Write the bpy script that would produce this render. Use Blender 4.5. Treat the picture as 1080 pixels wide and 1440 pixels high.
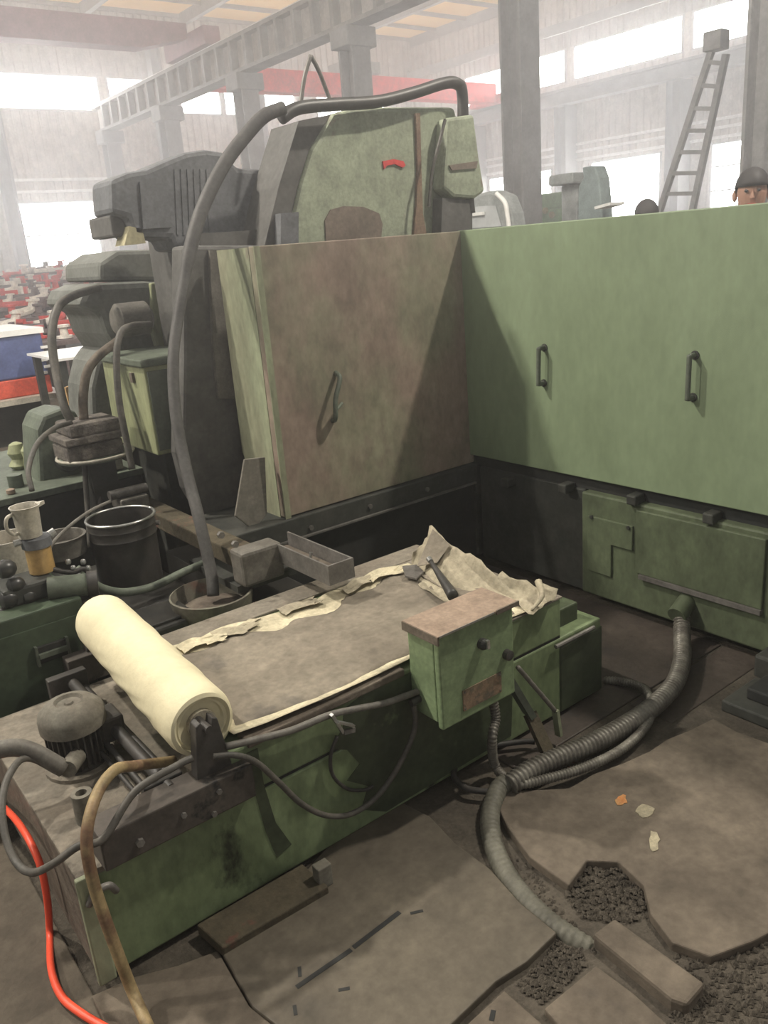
import bpy, bmesh, math, random
import numpy as np
from mathutils import Vector, Matrix

random.seed(7)
sc = bpy.context.scene
for o in list(bpy.data.objects): bpy.data.objects.remove(o)

# ------------------------------------------------------------------ camera (calibrated from the vanishing points)
CH = 1.5
IC = np.array([540., 720.])
_vl = np.array([-400., 420.]) - IC
_vr = np.array([2130., 215.]) - IC
F = float(np.sqrt(-_vl @ _vr))
def _d(v):
    a = np.array([v[0], v[1], F]); return a / np.linalg.norm(a)
_X, _Y = _d(_vr), _d(_vl)
RM = np.array([_X, _Y, np.cross(_X, _Y)])
cam_data = bpy.data.cameras.new('camera'); cam = bpy.data.objects.new('camera', cam_data)
sc.collection.objects.link(cam); sc.camera = cam
cam_data.sensor_fit = 'VERTICAL'; cam_data.sensor_height = 24.0
cam_data.lens = 24.0 * F / 1440.0
cam_data.clip_start = 0.05; cam_data.clip_end = 200
r_, u_, b_ = RM @ np.array([1, 0, 0]), RM @ np.array([0, -1, 0]), RM @ np.array([0, 0, -1])
cam.matrix_world = Matrix(((r_[0], u_[0], b_[0], 0), (r_[1], u_[1], b_[1], 0), (r_[2], u_[2], b_[2], CH), (0, 0, 0, 1)))

# ------------------------------------------------------------------ light
w = bpy.data.worlds.new('daylight'); sc.world = w; w.use_nodes = True
bg = w.node_tree.nodes['Background']
bg.inputs[0].default_value = (1.0, 0.97, 0.92, 1); bg.inputs[1].default_value = 0.27
def lamp(name, loc, power, radius, col):
    l = bpy.data.lights.new(name, 'POINT'); l.energy = power; l.shadow_soft_size = radius; l.color = col
    o = bpy.data.objects.new(name, l); o.location = loc; sc.collection.objects.link(o); return o
lamp('high_bay_lamp', (-1.0, 5.2, 6.0), 1500, 0.12, (1.0, 0.93, 0.82))
lamp('high_bay_lamp', (4.7, 0.3, 6.0), 1250, 0.12, (1.0, 0.92, 0.80))
lamp('high_bay_lamp', (-4.6, 4.9, 5.4), 1050, 0.12, (1.0, 0.92, 0.80))
sc.view_settings.view_transform = 'Standard'; sc.view_settings.look = 'None'
sc.view_settings.exposure = 0.2; sc.view_settings.gamma = 1.0
sc.view_settings.use_curve_mapping = False
sc.cycles.use_denoising = True; sc.cycles.max_bounces = 8; sc.cycles.volume_bounces = 1; sc.cycles.volume_step_rate = 2.0; sc.cycles.volume_max_steps = 128

# ------------------------------------------------------------------ helpers: pixel direction + known plane -> point
def ray(u, v): return RM @ np.array([u - IC[0], v - IC[1], F])
def PZ(u, v, z=0.0):
    r = ray(u, v); t = (z - CH) / r[2]; return Vector((r[0]*t, r[1]*t, z))
def PX(u, v, x):
    r = ray(u, v); t = x / r[0]; return Vector((x, r[1]*t, CH + r[2]*t))
def PY(u, v, y):
    r = ray(u, v); t = y / r[1]; return Vector((r[0]*t, y, CH + r[2]*t))

# ------------------------------------------------------------------ materials
MATS = {}
def M(name, c1, c2=None, rough=.65, metal=0., scale=5., lo=.35, hi=.65, c3=None, s3=2.5, t3=.6, w3=.06,
      streak=1., bump=0., bscale=40., emit=0., detail=5., spec=.3, grime=.28):
    if name in MATS: return MATS[name]
    m = bpy.data.materials.new(name); m.use_nodes = True; MATS[name] = m
    nt = m.node_tree; n = nt.nodes; L = nt.links
    b = n['Principled BSDF']; b.inputs['Roughness'].default_value = rough; b.inputs['Metallic'].default_value = metal
    b.inputs['Specular IOR Level'].default_value = spec
    tc = n.new('ShaderNodeNewGeometry')
    mp = n.new('ShaderNodeMapping'); mp.inputs['Scale'].default_value = (1, 1, streak)
    L.new(tc.outputs['Position'], mp.inputs['Vector'])
    out = None
    def noise(s, d=detail):
        t = n.new('ShaderNodeTexNoise'); t.inputs['Scale'].default_value = s; t.inputs['Detail'].default_value = d
        t.inputs['Roughness'].default_value = .62
        L.new(mp.outputs[0], t.inputs['Vector']); return t.outputs['Fac']
    def mixc(fac, a, bb):
        x = n.new('ShaderNodeMix'); x.data_type = 'RGBA'
        L.new(fac, x.inputs['Factor'])
        for sock, v in ((x.inputs[6], a), (x.inputs[7], bb)):
            if isinstance(v, tuple): sock.default_value = (*v, 1)
            else: L.new(v, sock)
        return x.outputs[2]
    def ramp(fac, a, bb):
        r = n.new('ShaderNodeMapRange'); r.inputs[1].default_value = a; r.inputs[2].default_value = bb
        L.new(fac, r.inputs[0]); return r.outputs[0]
    if c2 is None: c2 = tuple(x * .72 for x in c1)
    col = mixc(ramp(noise(scale), lo, hi), c1, c2)
    if c3 is not None:
        col = mixc(ramp(noise(s3, 8.), t3, t3 + w3), col, c3)
    if grime:
        for gs, lo_, g_ in ((scale*1.7+2, .3, grime), (scale*8+12, .25, grime*.8)):
            f_ = noise(gs, 9.); r = n.new('ShaderNodeMapRange'); r.inputs[1].default_value = .32; r.inputs[2].default_value = .68
            r.inputs[3].default_value = 1 - g_; r.inputs[4].default_value = 1 + g_*.45; L.new(f_, r.inputs[0])
            x = n.new('ShaderNodeMix'); x.data_type = 'RGBA'; x.blend_type = 'MULTIPLY'; x.inputs['Factor'].default_value = 1
            L.new(col, x.inputs[6]); L.new(r.outputs[0], x.inputs[7]); col = x.outputs[2]
    L.new(col, b.inputs['Base Color'])
    if bump > 0:
        bn = n.new('ShaderNodeBump'); bn.inputs['Strength'].default_value = bump; bn.inputs['Distance'].default_value = .01
        L.new(noise(bscale), bn.inputs['Height']); L.new(bn.outputs[0], b.inputs['Normal'])
    if emit > 0:
        b.inputs['Emission Color'].default_value = (*c1, 1); b.inputs['Emission Strength'].default_value = emit
    return m

GRN = (.20, .29, .145); GRN_D = (.12, .18, .09)
M('guard_green', grime=.12, c1=(.215, .275, .17), c2=(.195, .25, .15), rough=.5, scale=2.2, c3=(.17, .21, .13), s3=3.2, t3=.66, w3=.12, streak=.5)
M('guard_pink', (.27, .205, .165), (.25, .235, .165), rough=.7, scale=2.6, lo=.42, hi=.6, c3=(.21, .17, .135), s3=4, t3=.6, w3=.1, streak=.6)
M('guard_side', (.29, .32, .21), (.25, .25, .17), rough=.6, scale=4, c3=(.22, .2, .15), s3=6, t3=.62, streak=.4)
M('cast_green', (.33, .37, .27), (.29, .32, .235), rough=.6, scale=6, c3=(.24, .20, .16), s3=4.2, t3=.6, w3=.05, bump=.2)
M('cast_stain', (.21, .165, .135), (.18, .15, .12), rough=.7)
M('rust_seam', (.20, .12, .09), (.25, .18, .12), rough=.8, scale=14)
M('base_green', (.112, .138, .08), (.082, .10, .06), rough=.55, scale=4, c3=(.055, .06, .04), s3=4, t3=.62, w3=.08, streak=.6)
M('base_dark', (.035, .038, .034), (.055, .055, .048), rough=.6, scale=6)
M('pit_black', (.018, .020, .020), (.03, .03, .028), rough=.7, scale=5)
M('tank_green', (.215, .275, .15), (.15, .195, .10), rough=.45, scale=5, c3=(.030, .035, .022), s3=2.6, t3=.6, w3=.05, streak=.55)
M('tank_oil_shade', (.045, .055, .035), (.07, .09, .05), rough=.4, scale=4, c3=(.12, .16, .08), s3=5, t3=.64)  # dark oily green, with tank-front shade put into the colour too
M('tank_top', (.23, .205, .165), (.165, .14, .11), rough=.85, scale=7, c3=(.09, .075, .06), s3=5, t3=.62, bump=.4)
M('rim_brown', (.12, .095, .075), (.16, .135, .105), rough=.8, scale=9, bump=.4)
M('black_steel', (.035, .033, .031), (.055, .05, .045), rough=.45, scale=12, spec=.5)
M('bar_black', (.06, .052, .046), (.085, .072, .06), rough=.6, scale=9, c3=(.02, .02, .02), s3=9, t3=.58)
M('grey_steel', (.20, .19, .175), (.14, .13, .12), rough=.5, metal=.3, scale=10)
M('bright_steel', (.55, .55, .53), (.42, .42, .40), rough=.3, metal=.8, scale=20)
M('paper_white', (.62, .56, .40), (.54, .48, .335), rough=.9, scale=9, bump=.3)
M('roll_white', grime=.06, c1=(.70, .64, .44), c2=(.63, .57, .385), rough=.85, scale=5, bump=.25, bscale=22)
M('paper_core', (.46, .42, .32), (.32, .28, .21), rough=.9, scale=30)
M('mud', (.235, .205, .16), (.195, .168, .132), rough=.9, scale=4, c3=(.165, .145, .12), s3=3, t3=.6, bump=.35, bscale=30)
M('mud_dark', (.14, .12, .10), (.11, .095, .08), rough=.9, scale=10, bump=.5)
M('floor_concrete', (.13, .108, .082), (.095, .079, .06), rough=.85, scale=3.5, c3=(.085, .075, .062), s3=2.4, t3=.6, w3=.12, bump=.35)
M('slab_concrete', (.148, .122, .094), (.095, .078, .06), rough=.88, scale=3.2, c3=(.105, .09, .075), s3=2.2, t3=.58, w3=.12, bump=.4)
M('steel_plate', (.122, .104, .078), (.09, .076, .058), rough=.6, scale=3.0, c3=(.085, .075, .06), s3=2.6, t3=.6, w3=.15, bump=.15)
M('dirt', (.06, .051, .04), (.09, .077, .06), rough=.95, scale=12, bump=1.0, bscale=30)
M('rust_plate', (.085, .07, .045), (.06, .05, .032), rough=.85, scale=9, c3=(.12, .055, .04), s3=10, t3=.6, bump=.5)
M('hose_grey', (.17, .16, .14), (.115, .105, .09), rough=.55, scale=14)
M('hose_dusk', (.095, .092, .088), (.075, .072, .07), rough=.6, scale=8)
M('paper_dirty', (.43, .385, .28), (.34, .30, .22), rough=.9, scale=7, c3=(.24, .21, .165), s3=5, t3=.58, w3=.1, bump=.4)
M('floor_shaded', (.075, .06, .05), (.055, .045, .038), rough=.6, scale=3, c3=(.05, .042, .038), s3=3, t3=.55, bump=.3)  # dark reddish floor, shade beside the machines put into the colour
M('drive_grey', (.16, .165, .15), (.12, .125, .11), rough=.6, scale=6)
M('flap', (.21, .195, .165), (.17, .155, .13), rough=.6, scale=8)
M('hose_rib', (.20, .19, .16), (.11, .10, .085), rough=.45, scale=16, metal=.2)
M('hose_trench', (.15, .145, .115), (.10, .095, .075), rough=.6, scale=10)
M('cable_dark', (.075, .072, .064), (.11, .10, .085), rough=.55, scale=16)
M('cable_black', (.04, .038, .036), (.06, .055, .05), rough=.5, scale=16)
M('hose_brown', (.30, .225, .115), (.17, .10, .06), rough=.55, scale=11, lo=.42, hi=.58)
M('hose_orange', grime=.06, c1=(.85, .10, .05), c2=(.75, .085, .04), rough=.4)
M('motor_top', (.175, .165, .135), (.14, .125, .10), rough=.8, scale=14)
M('motor_body', (.045, .042, .038), (.065, .058, .05), rough=.7, scale=14)
M('box_green', (.22, .29, .16), (.18, .245, .13), rough=.5, scale=7, c3=(.10, .12, .07), s3=6, t3=.66)
M('box_lid', (.33, .25, .19), (.27, .20, .15), rough=.7, scale=9)
M('plate_brown', (.24, .165, .11), (.17, .13, .085), rough=.6, scale=40, lo=.45, hi=.55, c3=(.13, .11, .08), s3=30, t3=.55)
M('oil_dark', (.022, .022, .021), (.04, .038, .034), rough=.35, scale=8, spec=.5)
M('bucket_dark', (.032, .03, .027), (.05, .045, .039), rough=.4, scale=10, spec=.5)
M('bucket_rim', (.26, .26, .25), (.12, .115, .11), rough=.3, metal=.7, scale=10)
M('basin', (.17, .165, .125), (.115, .10, .08), rough=.7, scale=9, c3=(.16, .10, .075), s3=7, t3=.6)
M('cup', (.50, .47, .40), (.42, .39, .32), rough=.4, scale=9)
M('amber', (.42, .27, .10), (.34, .21, .08), rough=.3, spec=.5)
M('cabinet_green', (.060, .085, .052), (.045, .063, .04), rough=.5, scale=4)
M('yellow_green', (.33, .35, .20), (.26, .28, .16), rough=.5, scale=6, streak=.3)
M('shade_green', (.14, .165, .125), (.10, .115, .09), rough=.55, scale=5)
M('grime', (.17, .15, .13), (.09, .08, .072), rough=.9, scale=22, bump=1., bscale=60)
M('cream', (.42, .38, .24), (.36, .33, .2), rough=.6)
M('orange_tin', (.55, .34, .15), (.48, .3, .14), rough=.6)
M('motor_blue', (.165, .17, .18), (.13, .135, .145), rough=.6, scale=7)  # blue-grey lightened: window glare put into the base colour
M('dark_body', (.125, .122, .115), (.095, .092, .086), rough=.6, scale=4)  # dark tone lightened the same way, glare mixed into it
M('wall_sheet', (.62, .575, .53), (.55, .50, .46), rough=.7, scale=.6, c3=(.50, .40, .27), s3=.25, t3=.62, w3=.2)
M('wall_dark', (.50, .47, .44), (.44, .41, .39), rough=.7, scale=.6)
M('column_grey', (.27, .27, .27), (.23, .225, .225), rough=.6, scale=1.5)
M('beam_grey', (.30, .295, .285), (.20, .195, .19), rough=.6, scale=2)
M('crane_red', (.85, .05, .06), (.75, .045, .05), rough=.5, scale=2)
M('crane_purple', (.33, .17, .20), (.29, .15, .18), rough=.5, scale=2)
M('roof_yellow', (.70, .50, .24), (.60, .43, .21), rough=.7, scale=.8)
_m = MATS['roof_yellow']; _n = _m.node_tree.nodes; _L = _m.node_tree.links     # added emission stands in for daylight behind the fibreglass sheets
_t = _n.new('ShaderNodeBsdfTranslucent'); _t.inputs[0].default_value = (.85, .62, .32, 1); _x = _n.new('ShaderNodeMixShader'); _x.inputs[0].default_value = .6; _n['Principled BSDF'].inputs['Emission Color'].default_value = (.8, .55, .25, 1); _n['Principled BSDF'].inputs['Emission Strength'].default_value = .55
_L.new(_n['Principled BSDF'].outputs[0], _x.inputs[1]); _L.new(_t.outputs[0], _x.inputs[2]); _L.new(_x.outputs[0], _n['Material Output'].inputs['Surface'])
M('pipe_pale', (.95, .94, .92), (.88, .87, .85), rough=.5)
M('window_light', grime=.06, c1=(1, 1, 1), c2=(.98, .99, 1), rough=.3, emit=16.0)
M('frame_pale', (.6, .6, .6), (.5, .5, .5), rough=.5)
M('red_paint', (.70, .075, .07), (.62, .06, .055), rough=.5)
M('bin_blue', (.10, .135, .30), (.085, .11, .25), rough=.5, scale=3)
M('bin_red', (.62, .10, .06), (.55, .085, .05), rough=.5)
M('white_sheet', grime=.06, c1=(.82, .82, .8), c2=(.74, .74, .72), rough=.4)
M('casting_red', (.70, .10, .09), (.58, .08, .075), rough=.6)
M('casting_pale', (.88, .83, .76), (.8, .74, .66), rough=.45)
M('casting_dark', (.20, .15, .15), (.15, .12, .12), rough=.6)
M('machine_green', (.26, .40, .24), (.22, .34, .2), rough=.5)
M('machine_grey', (.34, .36, .36), (.28, .3, .3), rough=.5)
M('machine_teal', (.24, .30, .30), (.2, .25, .25), rough=.5)
M('glass_pale', grime=.06, c1=(.5, .52, .53), c2=(.42, .44, .45), rough=.15)
M('skin', grime=.06, c1=(.42, .24, .17), c2=(.38, .21, .15), rough=.6)
M('hair', grime=.06, c1=(.03, .028, .03), c2=(.045, .04, .04), rough=.6)
M('shirt', (.16, .18, .24), (.13, .15, .2), rough=.8)
M('trousers', (.08, .085, .11), (.065, .07, .09), rough=.8)
M('shoe', (.04, .035, .03), (.05, .045, .04), rough=.5)
M('rust_spot', (.55, .20, .06), (.40, .26, .12), rough=.9, scale=30)
M('spill_pale', (.36, .32, .22), (.28, .25, .18), rough=.9, scale=30)

# ------------------------------------------------------------------ mesh building
ORG = {}
def spline(pts, n=8):
    P = [Vector(p) for p in pts]
    if len(P) < 3: return P
    out = []
    for i in range(len(P) - 1):
        p0 = P[i-1] if i else P[0] * 2 - P[1]; p1, p2 = P[i], P[i+1]
        p3 = P[i+2] if i + 2 < len(P) else P[-1] * 2 - P[-2]
        for k in range(n):
            t = k / n
            out.append(.5 * ((2*p1) + (-p0 + p2)*t + (2*p0 - 5*p1 + 4*p2 - p3)*t*t + (-p0 + 3*p1 - 3*p2 + p3)*t**3))
    out.append(P[-1]); return out

class MB:
    def __init__(s): s.v = []; s.f = []
    def add(s, vs, fs):
        k = len(s.v); s.v += [Vector(v) for v in vs]; s.f += [[i + k for i in f] for f in fs]; return s
    def box(s, x0, x1, y0, y1, z0, z1):
        return s.add([(x, y, z) for z in (z0, z1) for y in (y0, y1) for x in (x0, x1)],
                     [(0,2,3,1), (4,5,7,6), (0,1,5,4), (2,6,7,3), (0,4,6,2), (1,3,7,5)])
    def bar(s, a, b, wd, ht, up=(0, 0, 1)):
        a, b = Vector(a), Vector(b); d = (b - a).normalized(); upv = Vector(up)
        if abs(d.dot(upv)) > .95: upv = Vector((1, 0, 0))
        sd = d.cross(upv).normalized() * wd * .5; uu = sd.cross(d).normalized() * ht * .5
        vs = [p + i*sd + j*uu for p in (a, b) for (i, j) in ((-1,-1), (1,-1), (1,1), (-1,1))]
        return s.add(vs, [(3,2,1,0), (4,5,6,7), (0,1,5,4), (1,2,6,5), (2,3,7,6), (3,0,4,7)])
    def tube(s, pts, r, seg=10, rib=0., n=8, cap=True, smooth=True, pitch=.012):
        P = spline(pts, n) if smooth else [Vector(p) for p in pts]
        if rib:
            L = [0.]
            for a, b in zip(P, P[1:]): L.append(L[-1] + (b - a).length)
            m = max(4, int(L[-1] / pitch * 4)); Q = []; j = 0
            for i in range(m + 1):
                t = L[-1] * i / m
                while j < len(P) - 2 and L[j+1] < t: j += 1
                q = (t - L[j]) / max(1e-9, L[j+1] - L[j]); Q.append(P[j].lerp(P[j+1], min(1, q)))
            P = Q
        vs = []; N = len(P); ref = None
        for i, p in enumerate(P):
            d = (P[min(i+1, N-1)] - P[max(i-1, 0)]).normalized()
            if ref is None:
                ref = d.orthogonal().normalized()
            else:
                ref = (ref - d * ref.dot(d)); ref = ref.normalized() if ref.length > 1e-6 else d.orthogonal().normalized()
            bn = d.cross(ref); rr = r(i / (N - 1)) if callable(r) else r
            if rib: rr += rib * (1, 0, -1, 0)[i % 4]
            for k in range(seg):
                a = 2 * math.pi * k / seg; vs.append(p + (ref * math.cos(a) + bn * math.sin(a)) * rr)
        fs = [(i*seg + k, i*seg + (k+1) % seg, (i+1)*seg + (k+1) % seg, (i+1)*seg + k) for i in range(N-1) for k in range(seg)]
        if cap: fs += [tuple(reversed(range(seg))), tuple(range((N-1)*seg, N*seg))]
        return s.add(vs, fs)
    def cyl(s, a, b, r, r2=None, seg=20):
        r2 = r if r2 is None else r2
        return s.tube([a, b], lambda t: r + (r2 - r) * t, seg=seg, smooth=False)
    def lathe(s, prof, c, seg=28, axis='z'):
        vs = []
        for (r, h) in prof:
            for k in range(seg):
                a = 2 * math.pi * k / seg; x, y = r * math.cos(a), r * math.sin(a)
                vs.append(Vector(c) + (Vector((x, y, h)) if axis == 'z' else Vector((x, h, y)) if axis == 'y' else Vector((h, x, y))))
        n = len(prof)
        fs = [(i*seg + k, i*seg + (k+1) % seg, (i+1)*seg + (k+1) % seg, (i+1)*seg + k) for i in range(n-1) for k in range(seg)]
        fs += [tuple(reversed(range(seg))), tuple(range((n-1)*seg, n*seg))]
        return s.add(vs, fs)
    def prism(s, poly, dvec):
        P = [Vector(p) for p in poly]; d = Vector(dvec); n = len(P)
        return s.add(P + [p + d for p in P], [tuple(reversed(range(n))), tuple(range(n, 2*n))] +
                     [(i, (i+1) % n, n + (i+1) % n, n + i) for i in range(n)])
    def grid(s, rows, thick=0.):
        h, wd = len(rows), len(rows[0]); k = len(s.v)
        s.add([p for r in rows for p in r], [(i*wd + j, i*wd + j+1, (i+1)*wd + j+1, (i+1)*wd + j) for i in range(h-1) for j in range(wd-1)])
        return s
    def build(s, name, mat, parent=None, smooth=False, bevel=0., solid=0., label=None, kind=None):
        org = ORG.get(parent.name, Vector()) if parent else Vector()
        me = bpy.data.meshes.new(name)
        me.from_pydata([tuple(v - org) for v in s.v], [], s.f); me.validate()
        b = bmesh.new(); b.from_mesh(me); bmesh.ops.recalc_face_normals(b, faces=b.faces); b.to_mesh(me); b.free()
        me.materials.append(MATS[mat] if isinstance(mat, str) else mat)
        if smooth:
            for p in me.polygons: p.use_smooth = True
            if smooth == 'auto':
                for p in me.polygons: p.use_smooth = True
                me.set_sharp_from_angle(angle=math.radians(40))
        o = bpy.data.objects.new(name, me); sc.collection.objects.link(o)
        if parent: o.parent = parent; ORG[o.name] = org
        else: ORG[o.name] = Vector()
        if solid:
            md = o.modifiers.new('thickness', 'SOLIDIFY'); md.thickness = solid; md.offset = 0
        if bevel:
            md = o.modifiers.new('bevel', 'BEVEL'); md.width = bevel; md.segments = 2; md.limit_method = 'ANGLE'; md.angle_limit = math.radians(40)
        if label: o['label'] = label
        if kind: o['kind'] = kind
        return o
def thing(name, label, cat, loc, group=None, kind=None):
    o = bpy.data.objects.new(name, None); o.location = loc; o.empty_display_size = .05
    sc.collection.objects.link(o); ORG[o.name] = Vector(loc)
    o['label'] = label; o['category'] = cat
    if group: o['group'] = group
    if kind: o['kind'] = kind
    return o
def tag(o, label, cat, group=None):
    o['label'] = label; o['category'] = cat
    if group: o['group'] = group
    return o
def struct(name, loc=(0, 0, 0)):
    o = bpy.data.objects.new(name, None); o.location = loc; sc.collection.objects.link(o); ORG[o.name] = Vector(loc); o['kind'] = 'structure'; return o
def dup(root, loc):
    r = root.copy(); sc.collection.objects.link(r); r.location = loc
    for ch in list(root.children):
        c = ch.copy(); sc.collection.objects.link(c); c.parent = r
        for g in list(ch.children):
            d = g.copy(); sc.collection.objects.link(d); d.parent = c
    return r
def bolt(p, nrm, r, parent, mat='grey_steel', name='bolt'):
    p, nrm = Vector(p), Vector(nrm).normalized()
    return MB().cyl(p - nrm * .004, p + nrm * r * .8, r, seg=6).build(name, mat, parent)
# ================================================================== THE SETTING
XW, YW, ZC = 22.0, 25.5, 8.4
fl = struct('floor')
MB().box(-4, XW, -3, YW, -.25, -.020).build('subfloor', 'dirt', fl)
def slab(poly, name, mat, z=0., th=.1, jit=.011, floor=None):
    P = [PZ(u, v, z) for u, v in poly]; Q = []
    for a, b in zip(P, P[1:] + P[:1]):
        n = max(1, int((b - a).length / .09))
        for k in range(n):
            p = a.lerp(b, k / n)
            if k: p += Vector((random.uniform(-jit, jit), random.uniform(-jit, jit), 0))
            Q.append(p)
    return MB().prism(Q, (0, 0, -th)).build(name, mat, fl, bevel=.004)
slab([(313,1342),(470,1180),(565,1128),(605,1148),(640,1185),(690,1222),(783,1311),(697,1380),(628,1446),(524,1546),(395,1446),(355,1415)], 'steel_floor_plate', 'steel_plate')
slab([(128,1400),(306,1336),(350,1413),(390,1446),(519,1550),(470,1640),(230,1640)], 'floor_slab', 'slab_concrete', z=-.006)
slab([(709,1392),(770,1446),(860,1530),(640,1640),(532,1556),(650,1446)], 'floor_slab', 'slab_concrete', z=-.004)
slab([(838,1357),(765,1418),(868,1525),(1050,1535),(950,1450)], 'floor_slab', 'slab_concrete', z=-.002)
slab([(690,1112),(800,1108),(1003,1010),(1120,1065),(1500,1243),(1480,1420),(1120,1290),(1000,1345),(945,1325),(915,1285),(905,1245),(870,1212),(825,1210),(800,1245),(745,1205),(712,1160)], 'floor_slab', 'slab_concrete', z=.004)
# floor under and around the machines
MB().box(-4, .27, .3, 2.6, -.1, -.012).build('floor_slab', 'floor_concrete', fl, bevel=.004)
MB().box(1.52, 2.62, 1.47, 2.76, -.1, -.014).build('floor_slab', 'floor_shaded', fl, bevel=.004)
MB().box(2.05, 2.64, 1.30, 1.46, -.1, -.017).build('floor_slab', 'floor_shaded', fl, bevel=.004)
MB().box(3.4, XW, -3, 3.9, -.1, 0).build('floor_slab', 'floor_concrete', fl)
MB().box(-4, XW, 3.9, YW, -.1, 0).build('floor_slab', 'floor_concrete', fl)
MB().box(-4, -.2, -3, .3, -.1, -.012).build('floor_slab', 'floor_concrete', fl)
MB().box(-.2, 3.4, -3, .42, -.1, -.015).build('floor_slab', 'floor_concrete', fl)
# long slot and short marks cut in the big plate
def mark(a, b, wd, mat='pit_black', z=-.0007, nm='slot'):
    A, B = PZ(*a, z), PZ(*b, z); MB().bar(A, B, wd, .003).build(nm, mat, fl)
mark((417,1389),(494,1336),.012); mark((497,1333),(562,1283),.012)
for a, b in (((577,1285),(595,1281)), ((421,1360),(422,1374)), ((476,1393),(492,1390)), ((414,1414),(416,1428))): mark(a, b, .008)
mark((694,1421),(691,1436),.01, z=-.0045)
# rust and paint marks on the concrete
def blot(c, ru, rv, mat, name, z=.006):
    P = []
    for k in range(14):
        a = 2*math.pi*k/14; q = random.uniform(.6, 1.1); P.append(PZ(c[0] + math.cos(a)*ru*q, c[1] + math.sin(a)*rv*q, z))
    MB().prism(P, (0, 0, -.004)).build(name, mat, fl)
blot((874,1125), 9, 8, 'rust_spot', 'rust_spot'); blot((907,1141), 17, 10, 'spill_pale', 'paint_spill')
blot((920,1180), 9, 17, 'spill_pale', 'paint_spill')
# soil heaped in the broken places: uncountable crumbs
def rubble(poly, n, smax, name, z):
    P = [PZ(u, v, z) for u, v in poly]; xs = [p.x for p in P]; ys = [p.y for p in P]; m = MB(); k = 0
    def inside(x, y):
        c = False
        for a, b in zip(P, P[1:] + P[:1]):
            if (a.y > y) != (b.y > y) and x < (b.x - a.x) * (y - a.y) / (b.y - a.y) + a.x: c = not c
        return c
    while k < n:
        x, y = random.uniform(min(xs), max(xs)), random.uniform(min(ys), max(ys))
        if not inside(x, y): continue
        k += 1; s = random.uniform(.3, 1) ** 2 * smax; q = [random.uniform(.6, 1.2) * s for _ in range(6)]
        m.add([(x+q[0],y,z),(x-q[1],y,z),(x,y+q[2],z),(x,y-q[3],z),(x,y,z+q[4]*.8),(x,y,z-q[5])], [(0,2,4),(2,1,4),(1,3,4),(3,0,4),(2,0,5),(1,2,5),(3,1,5),(0,3,5)])
    o = m.build(name, 'dirt', fl); o['kind'] = 'stuff'; return o
rubble([(790,1250),(825,1210),(870,1212),(905,1245),(915,1285),(880,1300),(820,1290)], 700, .009, 'soil_crumbs', -.014)
rubble([(725,1385),(785,1322),(832,1350),(765,1412)], 400, .009, 'soil_crumbs', -.016)
rubble([(700,1200),(745,1215),(800,1290),(840,1340),(800,1345),(740,1280)], 300, .008, 'soil_crumbs', -.019)
rubble([(950,1345),(1080,1310),(1080,1440),(940,1440)], 500, .012, 'soil_crumbs', -.018)

def corr(parent, axis, fixed, a0, a1, z0, z1, mat='wall_sheet', pitch=.24, dep=.035):
    """corrugated sheet standing in the plane axis=fixed"""
    if a1 - a0 < .05 or z1 - z0 < .02: return
    n = max(1, round((a1 - a0) / pitch)); prof = []
    for i in range(n):
        s = a0 + (a1 - a0) * i / n; e = (a1 - a0) / n
        prof += [(s, 0), (s + e*.32, 0), (s + e*.42, dep), (s + e*.9, dep)]
    prof.append((a1, 0)); vs = []
    for z in (z0, z1):
        for s, d in prof: vs.append((fixed - d, s, z) if axis == 'x' else (s, fixed - d, z))
    k = len(prof); m = MB(); m.add(vs, [(i, i+1, k+i+1, k+i) for i in range(k-1)])
    m.build('wall_sheet', mat, parent, solid=.01)
win_n = [0]
def window(axis, fixed, a0, a1, z0, z1, nm=1, nh=0):
    win_n[0] += 1; c = (fixed, (a0+a1)/2, z0) if axis == 'x' else ((a0+a1)/2, fixed, z0)
    o = struct('window_%d' % win_n[0], c)
    def B(s0, s1, h0, h1, d0, d1, name, mat):
        m = MB()
        if axis == 'x': m.box(fixed - d1, fixed - d0, s0, s1, h0, h1)
        else: m.box(s0, s1, fixed - d1, fixed - d0, h0, h1)
        return m.build(name, mat, o)
    t = .05
    B(a0, a1, z0, z0+t, -.03, .06, 'window_sill', 'frame_pale'); B(a0, a1, z1-t, z1, -.03, .06, 'window_head', 'frame_pale')
    B(a0, a0+t, z0+t, z1-t, -.03, .06, 'window_jamb', 'frame_pale'); B(a1-t, a1, z0+t, z1-t, -.03, .06, 'window_jamb', 'frame_pale')
    for k in range(1, nm):
        s = a0 + (a1-a0)*k/nm; B(s-.02, s+.02, z0+t, z1-t, -.02, .04, 'mullion', 'frame_pale')
    for k in range(1, nh+1):
        h = z0 + (z1-z0)*k/(nh+1); B(a0+t, a1-t, h-.02, h+.02, -.021, .041, 'glazing_bar', 'frame_pale')
    for k in range(nm):
        s0 = a0 + (a1-a0)*k/nm; s1 = a0 + (a1-a0)*(k+1)/nm
        B(s0+t*.4, s1-t*.4, z0+t*.4, z1-t*.4, -.006, .002, 'pane', 'window_light')
def wall_with(parent, axis, fixed, a0, a1, low, band):
    """low / band: lists of (s0, s1) openings"""
    corr(parent, axis, fixed, a0, a1, 0, 1.58, 'wall_dark'); corr(parent, axis, fixed, a0, a1, 3.4, 5.75); corr(parent, axis, fixed, a0, a1, 6.7, ZC, 'wall_dark')
    for ops, z0, z1 in ((low, 1.58, 3.4), (band, 5.75, 6.7)):
        s = a0
        for (p, q) in sorted(ops): corr(parent, axis, fixed, s, p, z0, z1); s = q
        corr(parent, axis, fixed, s, a1, z0, z1)
wr = struct('wall_right', (XW, 16, 0)); wl = struct('wall_left', (12, YW, 0))
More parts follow.
